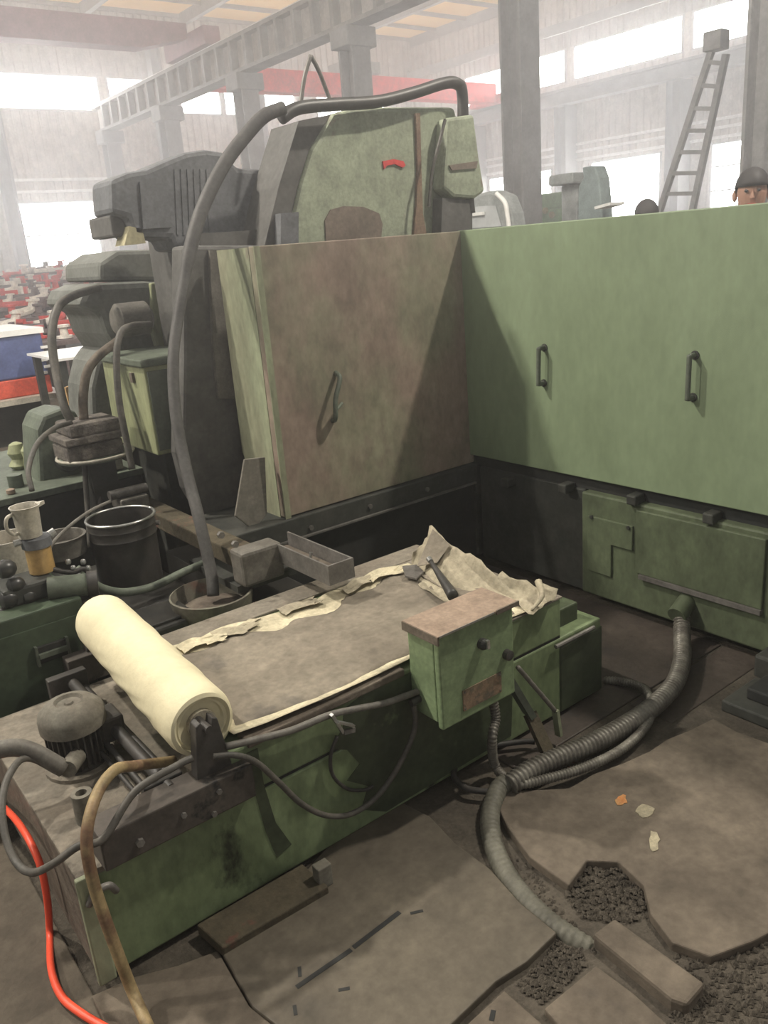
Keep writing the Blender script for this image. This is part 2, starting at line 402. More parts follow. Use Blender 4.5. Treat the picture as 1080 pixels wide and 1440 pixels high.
yr = lambda u, v: PX(u, v, XW).y
lowR = [(yr(930,260), yr(832,260)), (yr(1064,240), yr(1000,240)), (yr(778,260), yr(745,260)), (yr(715,280), yr(690,280)), (9.2, 10.4)]
bandR = [(yr(962,60), yr(808,95)), (yr(1066,30), yr(975,45)), (yr(797,95), yr(746,105)), (yr(716,115), yr(655,125)), (8.2, 11.0)]
lowR = [(min(a), max(a)) for a in lowR]; bandR = [(min(a), max(a)) for a in bandR]
wall_with(wr, 'x', XW, 8, YW, lowR, bandR)
for i, (a, b) in enumerate(lowR): window('x', XW, a, b, 1.58, 3.4, 1, 2 if i == 1 else 0)
for a, b in bandR: window('x', XW, a, b, 5.75, 6.7, 1 if b - a < 2.4 else 2)
xl = lambda u, v: PY(u, v, YW).x
lowL = [(xl(18,330), xl(140,330)), (3.6, 5.2)]
bandL = [(5.2, xl(138,120)), (xl(149,120), xl(222,120)), (xl(252,145), xl(310,145)), (xl(314,145), xl(344,145)), (xl(360,150), xl(415,150)), (17.6, 20.6), (2.4, 5.0)]
wall_with(wl, 'y', YW, 2, XW, lowL, bandL)
for a, b in lowL: window('y', YW, a, b, 1.58, 3.4, 1, 1)
for a, b in bandL: window('y', YW, a, b, 5.75, 6.7)
# rails along the walls
for z in (3.93, 3.72, 3.48): MB().box(XW-.12, XW-.045, 8, YW-.1, z, z+.07).build('wall_rail', 'pipe_pale', wr)
for z in (3.93, 3.62): MB().box(2, XW-.2, YW-.12, YW-.045, z, z+.07).build('wall_rail', 'pipe_pale', wl)

ce = struct('ceiling', (13, 17, ZC))
for i in range(6):
    for j in range(5):
        x0 = 4 + 3*i; y0 = 10.5 + 3*j
        MB().box(x0+.01, x0+2.99, y0+.01, y0+2.99, ZC+.1 + .003*((i+j) % 2), ZC+.13 + .003*((i+j) % 2)).build('roof_sheet', 'roof_yellow', ce)
for i in range(7): MB().box(4+3*i-.08, 4+3*i+.08, 10.5, 25.4, ZC-.22, ZC+.1).build('rafter', 'beam_grey', ce)
for j in range(11): MB().box(4, 21.9, 10.5+1.5*j-.04-(.06 if j == 10 else 0), 10.5+1.5*j+.04-(.06 if j == 10 else 0), ZC-.02, ZC+.09).build('purlin', 'beam_grey', ce)

# ---- columns
XB = 9.88
def column(loc, wd, h, label, group=None):
    t = thing('steel_column', label, 'column', loc, group); x, y, _ = loc; q = wd/2
    MB().box(x-q, x+q, y-q, y-q+.04, 0, h).build('flange', 'column_grey', t)
    MB().box(x-q, x+q, y+q-.04, y+q, 0, h).build('flange', 'column_grey', t)
    MB().box(x-.02, x+.02, y-q+.04, y+q-.04, 0, h).build('web', 'column_grey', t)
    MB().box(x-q-.08, x+q+.08, y-q-.08, y+q+.08, 0, .03).build('base_plate', 'column_grey', t)
    return t
names = ['grey steel column in the back corner at the far end of the runway beam', 'grey steel column under the runway beam left of the red crane', 'grey steel column under the runway beam above the dark motor hump',
         'grey steel column rising behind the hose on the grinding head', 'tall grey steel column behind the corner where the two guards meet', 'tall grey steel column beside the leaning ladder and the bare-headed man']
for k, y in enumerate((24.65, 20.75, 16.86, 12.97, 9.08, 5.32)):
    t = column((XB, y, 0), .40, 5.14, names[k], 'columns under the crane runway')
    MB().box(XB-.32, XB+.32, y-.26, y+.26, 4.80, 5.12).build('bracket', 'column_grey', t, bevel=.02)
for y in (18.1, 14.2, 22.0, 10.3):
    n = 'grey wall column carrying the side runway against the right wall'
    t = thing('wall_column', n, 'column', (XW-.35, y, 0), 'columns against the right wall')
    MB().box(XW-.6, XW-.06, y-.22, y-.18, 0, 5.06).build('flange', 'column_grey', t)
    MB().box(XW-.6, XW-.06, y+.18, y+.22, 0, 5.06).build('flange', 'column_grey', t)
    MB().box(XW-.36, XW-.32, y-.18, y+.18, 0, 5.06).build('web', 'column_grey', t)
for x in (11.8, 15.2, 7.0):
    t = thing('wall_column', 'slim grey column standing against the far left wall', 'column', (x, YW-.3, 0), 'columns against the far wall')
    MB().box(x-.16, x-.12, YW-.45, YW-.12, 0, ZC-.24).build('flange', 'column_grey', t); MB().box(x+.12, x+.16, YW-.45, YW-.12, 0, ZC-.24).build('flange', 'column_grey', t)
    MB().box(x-.12, x+.12, YW-.30, YW-.26, 0, ZC-.24).build('web', 'column_grey', t)
# ---- runway beams
rb = thing('runway_beam', 'long riveted crane runway beam with vertical stiffeners on grey columns', 'beam', (XB, 15, 5.13))
MB().box(XB-.2, XB+.2, 3.5, 25.2, 5.13, 5.20).build('bottom_flange', 'beam_grey', rb); MB().box(XB-.2, XB+.2, 3.5, 25.2, 5.76, 5.83).build('top_flange', 'beam_grey', rb)
MB().box(XB-.02, XB+.02, 3.5, 25.2, 5.2, 5.76).build('web', 'wall_dark', rb)
MB().box(XB-.04, XB+.04, 3.5, 25.2, 5.83, 5.92).build('crane_rail', 'pipe_pale', rb)
y = 4.0
while y < 25:
    MB().box(XB-.19, XB-.02, y-.05, y+.05, 5.2, 5.76).build('stiffener', 'beam_grey', rb); y += .62
rw = thing('side_runway_beam', 'plain crane runway beam on the right wall below the upper windows', 'beam', (XW-.6, 16, 5.06))
MB().box(XW-.8, XW-.4, 8, 25.2, 5.06, 5.12).build('bottom_flange', 'beam_grey', rw); MB().box(XW-.8, XW-.4, 8, 25.2, 5.42, 5.48).build('top_flange', 'beam_grey', rw)
MB().box(XW-.62, XW-.58, 8, 25.2, 5.12, 5.42).build('web', 'beam_grey', rw)
MB().box(XW-.5, XW-.44, 8, 25.2, 7.02, 7.3).build('conductor_rail', 'beam_grey', rw)
rc = thing('bridge_crane', 'bright red bridge crane girder spanning the bay at the far wall', 'crane', (15.5, 20.6, 5.5))
MB().box(10.15, 21.0, 20.3, 20.75, 5.5, 6.05).build('girder', 'crane_red', rc, bevel=.02)
MB().box(20.95, 21.45, 19.5, 21.5, 5.49, 5.75).build('end_truck', 'crane_red', rc, bevel=.02); MB().box(10.1, 10.5, 19.5, 21.5, 5.46, 5.75).build('end_truck', 'crane_red', rc, bevel=.02)
MB().box(15, 16.2, 20.1, 20.95, 6.05, 6.35).build('trolley', 'machine_grey', rc, bevel=.02)
pc = thing('bridge_crane', 'dull purple-red crane girder with fish-belly ends in the left bay', 'crane', (6, 19, 5.95))
MB().prism([(2.5, 18.8, 5.95), (8.6, 18.8, 5.95), (9.7, 18.8, 6.2), (9.7, 18.8, 6.5), (2.5, 18.8, 6.5)], (0, .45, 0)).build('girder', 'crane_purple', pc)
MB().box(9.68, 10.08, 18.0, 20.05, 5.93, 6.3).build('end_truck', 'crane_purple', pc, bevel=.02)

# ---- leaning ladder in front of the right wall
ld = thing('ladder', 'tall grey lattice ladder leaning beside the steel column', 'ladder', PX(950, 330, 10.5))
def lad(a, b):
    A, B = PX(*a, 10.5), PX(*b, 10.5); d = (B - A); B = A + d * (A.z / (A.z - B.z)); return A, B
L0, L1 = lad((1000,73), (930,290)); R0, R1 = lad((1021,76), (975,290))
MB().bar(L0, L1, .07, .07).build('rail', 'column_grey', ld); MB().bar(R0, R1, .07, .07).build('rail', 'column_grey', ld)
for k in range(13):
    t = .03 + k/13*.94; MB().bar(L0.lerp(L1, t), R0.lerp(R1, t), .05, .05).build('rung', 'column_grey', ld)
A, B = PX(1000, 73, 10.5), PX(1020, 50, 10.5)
MB().box(A.x-.1, A.x+.1, B.y, A.y+.06, A.z, A.z+.22).build('top_head', 'column_grey', ld, bevel=.01)

# ---- hall haze, shaped to stand in for window glare as well
def haze():
    o = MB().box(-3.9, XW+.5, -2.9, YW+.5, -.3, ZC+.9).build('haze', 'column_grey', None)
    m = bpy.data.materials.new('glare_haze'); m.use_nodes = True; n = m.node_tree.nodes; n.clear()
    out = n.new('ShaderNodeOutputMaterial'); v = n.new('ShaderNodeVolumeScatter'); v.inputs['Color'].default_value = (.95, .96, 1, 1)
    v.inputs['Density'].default_value = .03; v.inputs['Anisotropy'].default_value = .6
    ge = n.new('ShaderNodeNewGeometry'); sx = n.new('ShaderNodeSeparateXYZ'); mr = n.new('ShaderNodeMapRange'); mr.interpolation_type = 'SMOOTHSTEP'
    mr.inputs[1].default_value = .7; mr.inputs[2].default_value = 1.9; mr.inputs[3].default_value = .004; mr.inputs[4].default_value = .031   # denser high up to imitate window glare, thin near the floor
    K = m.node_tree.links; K.new(ge.outputs['Position'], sx.inputs[0]); K.new(sx.outputs['Z'], mr.inputs[0]); K.new(mr.outputs[0], v.inputs['Density'])
    m.node_tree.links.new(v.outputs[0], out.inputs['Volume']); o.data.materials.clear(); o.data.materials.append(m)
    o['kind'] = 'stuff'; o['label'] = 'thin haze filling the workshop air, partly standing in for window glare'; o['category'] = 'haze'
haze()
# ================================================================== SURFACE GRINDER
GX, GY = 2.6, 2.757
g = thing('surface_grinder', 'large green surface grinder with tall sheet-metal splash guards and a cast head', 'grinder', (2.6, 2.9, 0))
# base on the right with cabinet plate and doors
MB().box(GX+.02, 3.35, 2.1, 2.72, .02, .475).build('base_side', 'base_dark', g, bevel=.006)
pl = MB().box(GX-.01, 3.35, .55, 2.095, .03, .475).build('cabinet', 'base_green', g, bevel=.008)
MB().box(GX+.03, 3.3, .55, 2.74, .475, .54).build('gap_shade', 'pit_black', g)  # near-black fill: shade below the guard put into the colour
def pxrect(u0, v0, u1, v1, x=GX-.01):
    a, b = PX(u0, v0, x), PX(u1, v1, x); return min(a.y, b.y), max(a.y, b.y), min(a.z, b.z), max(a.z, b.z)
y0, y1, z0, z1 = pxrect(897, 716, 1072, 868)
MB().box(GX-.022, GX-.009, y0, y1, z0+.03, z1).build('cabinet_door', 'base_green', pl, bevel=.004)
MB().box(GX-.030, GX-.009, y0, y1-.02, z0+.012, z0+.03).build('door_lip', 'grey_steel', pl)
ya, yb, za, zb = pxrect(828, 724, 890, 820)
MB().prism([(GX-.02, ya, za+.14), (GX-.02, ya, zb), (GX-.02, yb, zb), (GX-.02, yb, za), (GX-.02, ya+.1, za), (GX-.02, ya+.1, za+.14)], (.012, 0, 0)).build('access_plate', 'base_green', pl, bevel=.003)
for (u, v) in ((832,727), (884,742)): bolt(PX(u, v, GX-.02), (-1,0,0), .008, pl, 'base_dark')
for (u, v) in ((712,678), (793,686), (890,702), (998,728)):
    p = PX(u, v, GX-.02); MB().box(GX-.035, GX+.03, p.y-.022, p.y+.022, p.z-.022, p.z+.018).build('latch', 'base_dark', g, bevel=.006)
# skid under the cabinet
MB().box(2.72, 3.3, .6, 2.6, 0, .03).build('skid', 'pit_black', g)
MB().box(2.5, 2.75, 1.05, 1.28, -.03, .06).build('foot_block', 'base_dark', g, bevel=.01)
# green guard (travels with the table)
gp = MB().box(GX, GX+.035, .5, GY+.02, .53, 1.532).build('side_guard', 'guard_green', g, bevel=.004)
MB().box(GX+.035, GX+.16, .5, GY-.02, 1.505, 1.53).build('guard_flange', 'guard_green', gp)
def handle(p, q, parent, off, mat='base_green', r=.0095):
    p, q = Vector(p), Vector(q); o = Vector(off); h = MB().tube([p, p + o*.9, p + o + (q-p)*.08, q + o - (q-p)*.08, q + o*.9, q], r, seg=8, n=4).build('handle', mat, parent, smooth=True)
    for s in (p, q): MB().cyl(s - o*.03, s + o*.12, r*1.7, seg=10).build('handle_foot', 'base_dark', h)
    return h
MATS_h = 'shade_green'
handle((GX, 2.29, 1.05), (GX, 2.296, .905), gp, (-.035, 0, 0), MATS_h)
handle((GX, 1.61, 1.055), (GX, 1.612, .908), gp, (-.035, 0, 0), MATS_h)
# front guard, brown with worn green, tapered return on its left
fp = MB().box(1.57, GX+.03, GY, GY+.035, .49, 1.53).build('front_guard', 'guard_pink', g, bevel=.004)
MB().prism([(1.57, GY+.036, .47), (1.57, GY+.036, 1.528), (1.57, 3.04, 1.528), (1.57, 3.05, .72), (1.57, 2.90, .47)], (.02, 0, 0)).build('guard_return', 'guard_side', fp)
MB().box(1.592, GX-.05, GY+.036, GY+.14, 1.505, 1.528).build('guard_flange', 'guard_pink', fp)
MB().box(1.57, 1.595, GY-.006, GY, .48, 1.53).build('corner_angle', 'guard_side', fp)
a, b = PY(472, 524, GY), PY(468, 592, GY)
hh = MB().tube([a, a + Vector((-.01,-.04,-.02)), a.lerp(b,.5) + Vector((-.028,-.05,0)), b + Vector((-.012,-.04,.02)), b], .010, seg=8).build('handle', 'shade_green', fp, smooth=True)
MB().tube([a.lerp(b,.72) + Vector((-.02,-.048,0)), a.lerp(b,.72) + Vector((.035,-.012,.012))], .007, seg=6).build('handle_stay', 'shade_green', hh)
# bed under the guards
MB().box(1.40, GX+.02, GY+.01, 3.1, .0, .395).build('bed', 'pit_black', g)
MB().box(1.30, GX+.02, GY-.02, 3.1, .395, .485).build('bed_way', 'base_dark', g, bevel=.006)
for u, v in ((437,742), (520,712), (600,688)):
    p = PY(u, v, GY-.02); bolt(p, (0,-1,0), .011, g)
MB().box(1.38, GX, GY-.035, GY-.02, .395, .402).build('way_lip', 'grey_steel', g)
MB().box(2.62, 3.3, 2.75, 3.2, .02, 1.2).build('rear_bed', 'base_dark', g)
# cast head above the guard
HY = 3.1
def fpx(lst, y): return [PY(u, v, y) for u, v in lst]
hd = MB().prism(fpx([(404,352),(424,262),(440,210),(470,160),(500,150),(640,150),(652,200),(655,345)], HY), (0, .30, 0)).build('cast_head', 'cast_green', g, bevel=.02)
MB().prism([p + Vector((0, -.006, 0)) for p in fpx([(458,345),(456,310),(464,295),(482,290),(510,291),(532,300),(537,315),(534,345)], HY)], (0, .01, 0)).build('oil_stained_recess', 'cast_stain', hd)
MB().prism([p + Vector((0, -.014, 0)) for p in fpx([(582,160),(588,160),(590,240),(592,300),(600,345),(578,345),(583,290),(585,240)], HY)], (0, .018, 0)).build('rust_seam', 'rust_seam', hd)
MB().prism([p + Vector((0, -.008, 0)) for p in fpx([(537,227),(552,224),(566,227),(569,233),(565,236),(554,231),(543,233),(539,238)], HY)], (0, .012, 0)).build('red_mark', 'red_paint', hd, label='small curved red paint mark')
# nozzle hood on the right of the head
nz = MB().prism([p + Vector((0, -.09, 0)) for p in fpx([(612,170),(648,165),(656,225),(664,272),(650,282),(620,280),(606,268),(607,238)], HY)], (0, .085, 0)).build('nozzle_hood', 'cast_green', hd, bevel=.015)
MB().prism([p + Vector((0, -.098, 0)) for p in fpx([(612,236),(652,230),(650,240),(616,243)], HY)], (0, .012, 0)).build('hood_slot', 'cast_stain', nz)
MB().prism([p + Vector((0, -.07, 0)) for p in fpx([(608,280),(650,283),(650,345),(606,345)], HY)], (0, .065, 0)).build('wheel_cover', 'dark_body', hd)
MB().tube([PY(u, v, HY-.1) for u, v in ((626,168), (618,200), (608,240), (603,290))], .008, seg=6).build('feed_wire', 'cable_dark', hd)
# side of the head falling back to the dark motor
MB().prism(fpx([(372,345),(392,262),(420,170),(470,160),(440,210),(424,262),(404,345)], HY+.03), (0, .22, 0)).build('head_side', 'dark_body', g)  # the head's own side, its shade put into a darker colour
bx = fpx([(395,300),(420,298),(420,345),(395,345)], HY-.02); MB().prism(bx, (0, .1, 0)).build('side_step', 'motor_blue', g)
# motor hump
MY = 3.35
mo = MB().prism(fpx([(157,300),(155,252),(180,242),(205,238),(232,226),(262,214),(290,210),(315,214),(335,236),(400,240),(410,350),(246,352),(240,335),(188,334),(180,306)], MY), (0, .22, 0)).build('wheel_motor', 'motor_blue', g, bevel=.02)
MB().prism([p + Vector((0,-.012,0)) for p in fpx([(195,256),(232,246),(240,320),(200,322)], MY)], (0, .02, 0)).build('motor_cover', 'motor_blue', mo)
for k in range(6):
    u = 246 + k*9; MB().bar(PY(u, 238, MY-.002), PY(u+4, 330, MY-.002), .006, .008).build('cooling_fin', 'motor_blue', mo)
MB().box(PY(160,300,MY).x, PY(182,300,MY).x, MY+.05, MY+.3, PY(170,332,MY).z, PY(170,300,MY).z).build('terminal_box', 'dark_body', mo, bevel=.01)
MB().prism(fpx([(175,345),(182,318),(200,322),(205,342)], MY), (0,.1,0)).build('grease_fitting', 'cream', mo)
# dark column body between head and bed, on the left of the guard
cb = MB().prism(fpx([(258,345),(372,345),(372,700),(345,740),(300,745),(268,690),(256,640),(258,500)], 3.10), (0, .12, 0)).build('column_body', 'dark_body', g, bevel=.015)
MB().prism([p + Vector((0,-.02,0)) for p in fpx([(292,352),(312,352),(318,480),(328,560),(304,560),(296,470)], 3.10)], (0,.03,0)).build('felt_strip', 'hose_grey', cb)
MB().box(1.60, 2.55, 3.23, 3.75, .485, 1.6).build('column_rear', 'dark_body', g)
# bracket way running out toward the filter and its rusty end
rx0, rx1 = 1.13, 1.29
MB().box(rx0+.05, rx1-.02, 2.40, 3.4, .47, .535).build('side_way', 'rust_plate', g, bevel=.006)
MB().box(rx0+.02, rx1+.1, 2.40, 2.78, .405, .43).build('way_shelf', 'base_dark', g)
MB().box(rx0+.03, rx1+.03, 2.36, 2.45, .43, .555).build('way_end', 'hose_grey', g, bevel=.012)
for k, (u, v) in enumerate(((310,752), (330,765))):
    p = PY(u, v, 2.36); bolt(p, (0,-1,0), .012, g)
MB().box(1.235, 1.44, 2.42, 3.22, 0, .33).build('bed_foot', 'oil_dark', g)
# leaning metal flap by the guard
tag(MB().prism([PY(u, v, 2.80) for u, v in ((344,646),(373,643),(376,722),(358,747),(331,726))], (0, .012, 0)).build('metal_flap', 'flap', None, bevel=.003), 'small pale metal flap leaning at the foot of the brown guard', 'metal flap')
# pipes and hoses on the head
tag(MB().tube([PY(u, v, HY-.05) for u, v in ((395,166),(420,152),(470,147),(530,143),(580,131),(625,117),(643,118),(650,132),(652,200),(657,260),(661,300))], .026, seg=12).build('coolant_pipe', 'black_steel', None, smooth=True), 'black coolant pipe bent over the top of the cast head', 'pipe')
tag(MB().tube([PY(u, v, HY+.02) for u, v in ((437,78),(428,110),(421,158))], .009, seg=8).tube([PY(u, v, HY+.02) for u, v in ((437,78),(450,104),(468,152))], .009, seg=8).build('lifting_bail', 'grey_steel', None, smooth=True), 'thin upturned V lifting bail on top of the grinder head', 'lifting bail')
tag(MB().tube([PY(398,152,3.0), PY(372,163,3.0), PY(346,190,3.0), PY(316,230,2.98), PY(288,285,2.95), PY(270,340,2.92), PY(255,420,2.88), PY(244,500,2.82), PY(247,580,2.76), PY(262,660,2.68), PY(280,730,2.58), PY(297,806,2.50), PY(300,838,2.47)], lambda t: .026 if t < .45 else .021, seg=12).build('drain_hose', 'hose_dusk', None, smooth=True), 'long grey drain hose hanging from the head down into the dirty basin', 'hose')

# trough
tr = thing('trough', 'grey steel channel trough pouring onto the filter paper', 'trough', (1.35, 2.2, .483))
tx0, tx1, ty0, ty1, tz0, tz1 = 1.302, 1.402, 2.055, 2.45, .483, .55
MB().box(tx0, tx1, ty0, ty1, tz0, tz0+.008).build('trough_floor', 'grey_steel', tr)
MB().box(tx0, tx0+.007, ty0+.008, ty1, tz0+.008, tz1).build('side_wall', 'grey_steel', tr); MB().box(tx1-.007, tx1, ty0+.008, ty1, tz0+.008, tz1).build('side_wall', 'grey_steel', tr)
MB().box(tx0, tx1, ty0, ty0+.008, tz0+.008, tz1).build('end_wall', 'grey_steel', tr)
MB().box(tx0+.012, tx1-.012, ty0+.05, ty1, tz0+.008, tz0+.02).build('sludge', 'rim_brown', tr)
MB().cyl((tx0+.05, ty0+.19, tz0+.02), (tx0+.06, ty0+.19, tz0+.05), .006, seg=8).build('drain_pin', 'bright_steel', tr)

# ================================================================== PAPER BAND FILTER
TY = 1.572
t = thing('paper_filter', 'low oil-stained green coolant filter tank carrying a roll of filter paper', 'filter tank', (1.15, 1.95, 0))
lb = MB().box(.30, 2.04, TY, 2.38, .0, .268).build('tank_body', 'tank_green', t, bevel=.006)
MB().box(1.83, 2.045, TY-.004, 2.3, .0, .24).build('tank_end', 'tank_oil_shade', t, bevel=.006)
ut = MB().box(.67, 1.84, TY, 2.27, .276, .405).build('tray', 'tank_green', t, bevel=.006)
MB().box(.67, 1.84, TY+.004, 2.26, .268, .276).build('tray_gasket', 'pit_black', t)
MB().box(.665, 1.845, 2.17, 2.275, .405, .415).build('tray_rim', 'tank_top', ut, bevel=.003)
MB().box(.72, 1.20, TY-.006, TY+.05, .395, .416).build('tray_rim', 'rim_brown', ut, bevel=.004)
MB().box(1.50, 1.845, TY-.004, 2.17, .405, .413).build('tray_rim', 'tank_top', ut, bevel=.003)
MB().box(1.845, 1.985, TY+.05, 2.2, .24, .33).build('rear_step', 'tank_oil_shade', t, bevel=.006)
MB().tube([(1.80, TY-.012, .255), (1.99, TY-.012, .255)], .007, seg=8, smooth=False).build('rail_pin', 'grey_steel', t)
# oil and shade below the box, both put into colour on the tank front
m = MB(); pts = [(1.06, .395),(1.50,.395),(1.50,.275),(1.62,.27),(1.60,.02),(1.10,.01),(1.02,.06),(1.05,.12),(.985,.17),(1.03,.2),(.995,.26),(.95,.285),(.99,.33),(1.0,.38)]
m.prism([(x, TY-.0015, z) for x, z in pts], (0, .003, 0)).build('oil_shade_patch', 'tank_oil_shade', t)
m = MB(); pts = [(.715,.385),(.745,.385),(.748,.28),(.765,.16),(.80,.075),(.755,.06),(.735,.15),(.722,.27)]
m.prism([(x, TY-.0015, z) for x, z in pts], (0, .003, 0)).build('dark_streak', 'tank_oil_shade', t)  # narrow darker streak down the tank front
# left top plate
MB().box(.29, .675, TY-.004, 2.39, .268, .284).build('top_plate', 'tank_top', t, bevel=.003)
MB().box(.293, .30, TY+.01, 2.37, .01, .262).build('end_shade_skin', 'rim_brown', t)  # added dark sheet: shade on the tank's left side put into colour
MB().box(.285, .325, TY-.016, TY, .0, .284).build('corner_flange', 'guard_side', t, bevel=.004)
MB().lathe([(.014,.0),(.024,.0),(.024,.075),(.013,.075),(.013,.02)], (.375, 1.745, .284), seg=18).build('pipe_stub', 'motor_top', t, smooth='auto')
MB().tube([(.30, TY-.02, .22), (.315, TY-.03, .25), (.345, TY-.03, .25), (.36, TY-.02, .22)], .008, seg=8).build('lifting_lug', 'grey_steel', t, smooth=True)
# front bar with posts
fb = MB().box(.345, .712, TY-.032, TY+.05, .284, .374).build('front_bar', 'bar_black', t, bevel=.004)
for x, z in ((.425,.318), (.62,.345), (.53,.33), (.60,.295)): bolt((x, TY-.032, z), (0,-1,0), .010 if x < .5 else .007, fb, 'grey_steel')
ROLL_X, ROLL_Z, ROLL_R = .640, .474, .084
RY0, RY1 = 1.622, 2.40
SK = .055   # the roll sits a little askew
def post(y, dy):
    c = ROLL_X - .008 + SK*max(0, y-1.7)
    return MB().prism([(c-.045, y, .372), (c+.045, y, .372), (c+.026, y, .505), (c+.014, y, .512), (c+.008, y, .490), (c-.012, y, .490), (c-.016, y, .512), (c-.028, y, .505)], (0, dy, 0)).build('roll_post', 'black_steel', t, bevel=.003)
post(1.572, .034); post(2.42, .034)
MB().box(.56, .72, 2.40, 2.46, .284, .374).build('rear_bar', 'bar_black', t, bevel=.004)
# black guide rods left of the roll
for dx, z, r in ((.0, .36, .016), (-.032, .335, .007), (.03, .335, .010), (-.05, .32, .006)):
    MB().cyl((.535+dx, 1.60, z), (.535+dx, 2.30, z), r, seg=12).build('guide_rod', 'black_steel', t, smooth='auto')
MB().box(.47, .58, 2.285, 2.315, .284, .39).build('rod_bracket', 'black_steel', t, bevel=.003); MB().box(.48, .575, 1.625, 1.645, .284, .378).build('rod_bracket', 'black_steel', t, bevel=.003)
# pump motor on the plate
MC = (.445, 1.985)
pm = MB().lathe([(.055,.284),(.07,.29),(.07,.30),(.062,.305),(.062,.405),(.066,.41)], (*MC, 0), seg=24).build('pump_motor', 'motor_body', t, smooth='auto')
for k in range(28):
    a = 2*math.pi*k/28; d = Vector((math.cos(a), math.sin(a), 0)); c = Vector((*MC, 0))
    MB().bar(c + d*.067 + Vector((0,0,.305)), c + d*.067 + Vector((0,0,.400)), .004, .014, up=d).build('cooling_fin', 'motor_body', pm)
MB().lathe([(.078,.398),(.082,.401),(.082,.430),(.079,.443),(.060,.462),(.036,.469),(.034,.466),(.030,.461),(.012,.460),(.009,.465)], (*MC, 0), seg=32).build('fan_cover', 'motor_top', pm, smooth='auto')
MB().box(MC[0]+.05, MC[0]+.115, MC[1]-.045, MC[1]+.04, .33, .40).build('terminal_box', 'motor_body', pm, bevel=.008)
MB().lathe([(.09,.284),(.09,.294),(.06,.296)], (*MC, 0), seg=20).build('pump_flange', 'tank_top', pm, smooth='auto')
MB().cyl((MC[0]-.02, MC[1]-.06, .345), (MC[0]-.06, MC[1]-.11, .35), .022, seg=14).build('cable_gland', 'motor_top', pm, smooth='auto')
# floor-side fittings
MB().prism([PZ(u, v, .02) for u, v in ((276,1300),(313,1333),(462,1246),(425,1214))], (0,0,-.03)).build('foot_bracket', 'rust_plate', t, bevel=.004)
p = PZ(452,1216,.06); MB().box(p.x-.02, p.x+.02, p.y-.015, p.y+.015, .0, .062).build('wedge_block', 'motor_top', t, bevel=.003)

# ---- paper roll
pr = thing('paper_roll', 'thick cream roll of filter paper resting on black posts', 'paper roll', (ROLL_X, 1.93, ROLL_Z-ROLL_R))
random.seed(3); rows = []
NS, NL = 56, 60
m = MB()
for i in range(NL+1):
    y = RY0 + (RY1-RY0)*i/NL
    for k in range(NS):
        a = 2*math.pi*k/NS
        wr_ = .0022*math.sin(40*y + 5*math.sin(3*a))*max(0, math.sin(a*2+1))*(1 if .15 < i/NL < .7 else .2)
        e = min(i, NL-i); r = ROLL_R + wr_ - (.006 if e == 0 else .002 if e == 1 else 0)
        m.v.append(Vector((ROLL_X + SK*(y-RY0) + r*math.cos(a), y, ROLL_Z + r*math.sin(a))))
m.f += [[i*NS+k, i*NS+(k+1)%NS, (i+1)*NS+(k+1)%NS, (i+1)*NS+k] for i in range(NL) for k in range(NS)]
m.f += [list(range(NL*NS, (NL+1)*NS))]
k0 = len(m.v)
for j, (rr, dy) in enumerate(((.070, -.004), (.064, .006), (.058, .004), (.052, .010), (.034, .012), (.022, .016))):
    for k in range(NS):
        a = 2*math.pi*k/NS; q = 1 + .03*math.sin(3*a + j*2)
        m.v.append(Vector((ROLL_X + rr*q*math.cos(a), RY0 + dy, ROLL_Z + rr*q*math.sin(a))))
for k in range(NS): m.f.append([k, (k+1)%NS, k0+(k+1)%NS, k0+k])
for j in range(5):
    for k in range(NS): m.f.append([k0+j*NS+k, k0+j*NS+(k+1)%NS, k0+(j+1)*NS+(k+1)%NS, k0+(j+1)*NS+k])
m.f.append(list(range(k0+5*NS, k0+6*NS)))
m.build('paper_winding', 'roll_white', pr, smooth='auto')
MB().cyl((ROLL_X-.010, 1.56, ROLL_Z+.018), (ROLL_X-.010, 1.66, ROLL_Z+.018), .010, seg=12).build('spindle', 'black_steel', pr)
MB().lathe([(.030, 0), (.036, 0), (.036, .02), (.030, .02)], (ROLL_X, RY0-.002, ROLL_Z), seg=24, axis='y').build('paper_core', 'paper_core', pr)

# ---- filter paper band on the tank
fpaper = thing('filter_paper', 'sheet of filter paper covered in grey grinding mud with a crumpled torn end', 'filter paper', (1.2, 1.87, .416))
random.seed(11)
NX, NYY = 60, 26; rows = []
for j in range(NYY+1):
    row = []
    for i in range(NX+1):
        s = i/NX; q = j/NYY; x = .70 + s*.99
        ya = 1.592 - .012*math.sin(s*7) - .02*s; yb = 2.135 + .02*math.sin(s*9) + .010*math.sin(s*31)
        y = ya + (yb-ya)*q
        z = .419 + .002*math.sin(x*11+y*7) + .003*math.sin(x*5-y*13)
        z += .012*max(0, 1-q/.06)*(.5+.5*math.sin(s*5)) + .010*max(0, (q-.9)/.1)*(.6+.5*math.sin(s*23))
        if s < .08: z += (.08-s)/.08*.006
        row.append((x, y, z))
    rows.append(row)
MB().grid(rows).build('paper_band', 'paper_white', fpaper, smooth=True, solid=.0015)
rows = []
for j in range(21):
    row = []
    for i in range(61):
        s = i/60; q = j/20; x = .715 + s*.945
        ya = 1.612 - .012*math.sin(s*7) - .02*s + .010*math.sin(s*17); yb = 2.062 + .035*math.sin(s*9) + .022*math.sin(s*29)
        y = ya + (yb-ya)*q
        z = .4235 + .002*math.sin(x*11+y*7) + .003*math.sin(x*5-y*13) + .0022*math.sin(x*60+8*math.sin(y*30))*math.sin(y*45) + random.uniform(0, .0008)
        e = min(q, 1-q, s*2, 1.5*(1-s)); z -= .006*max(0, 1-e/.05)
        row.append((x, y, z))
    rows.append(row)
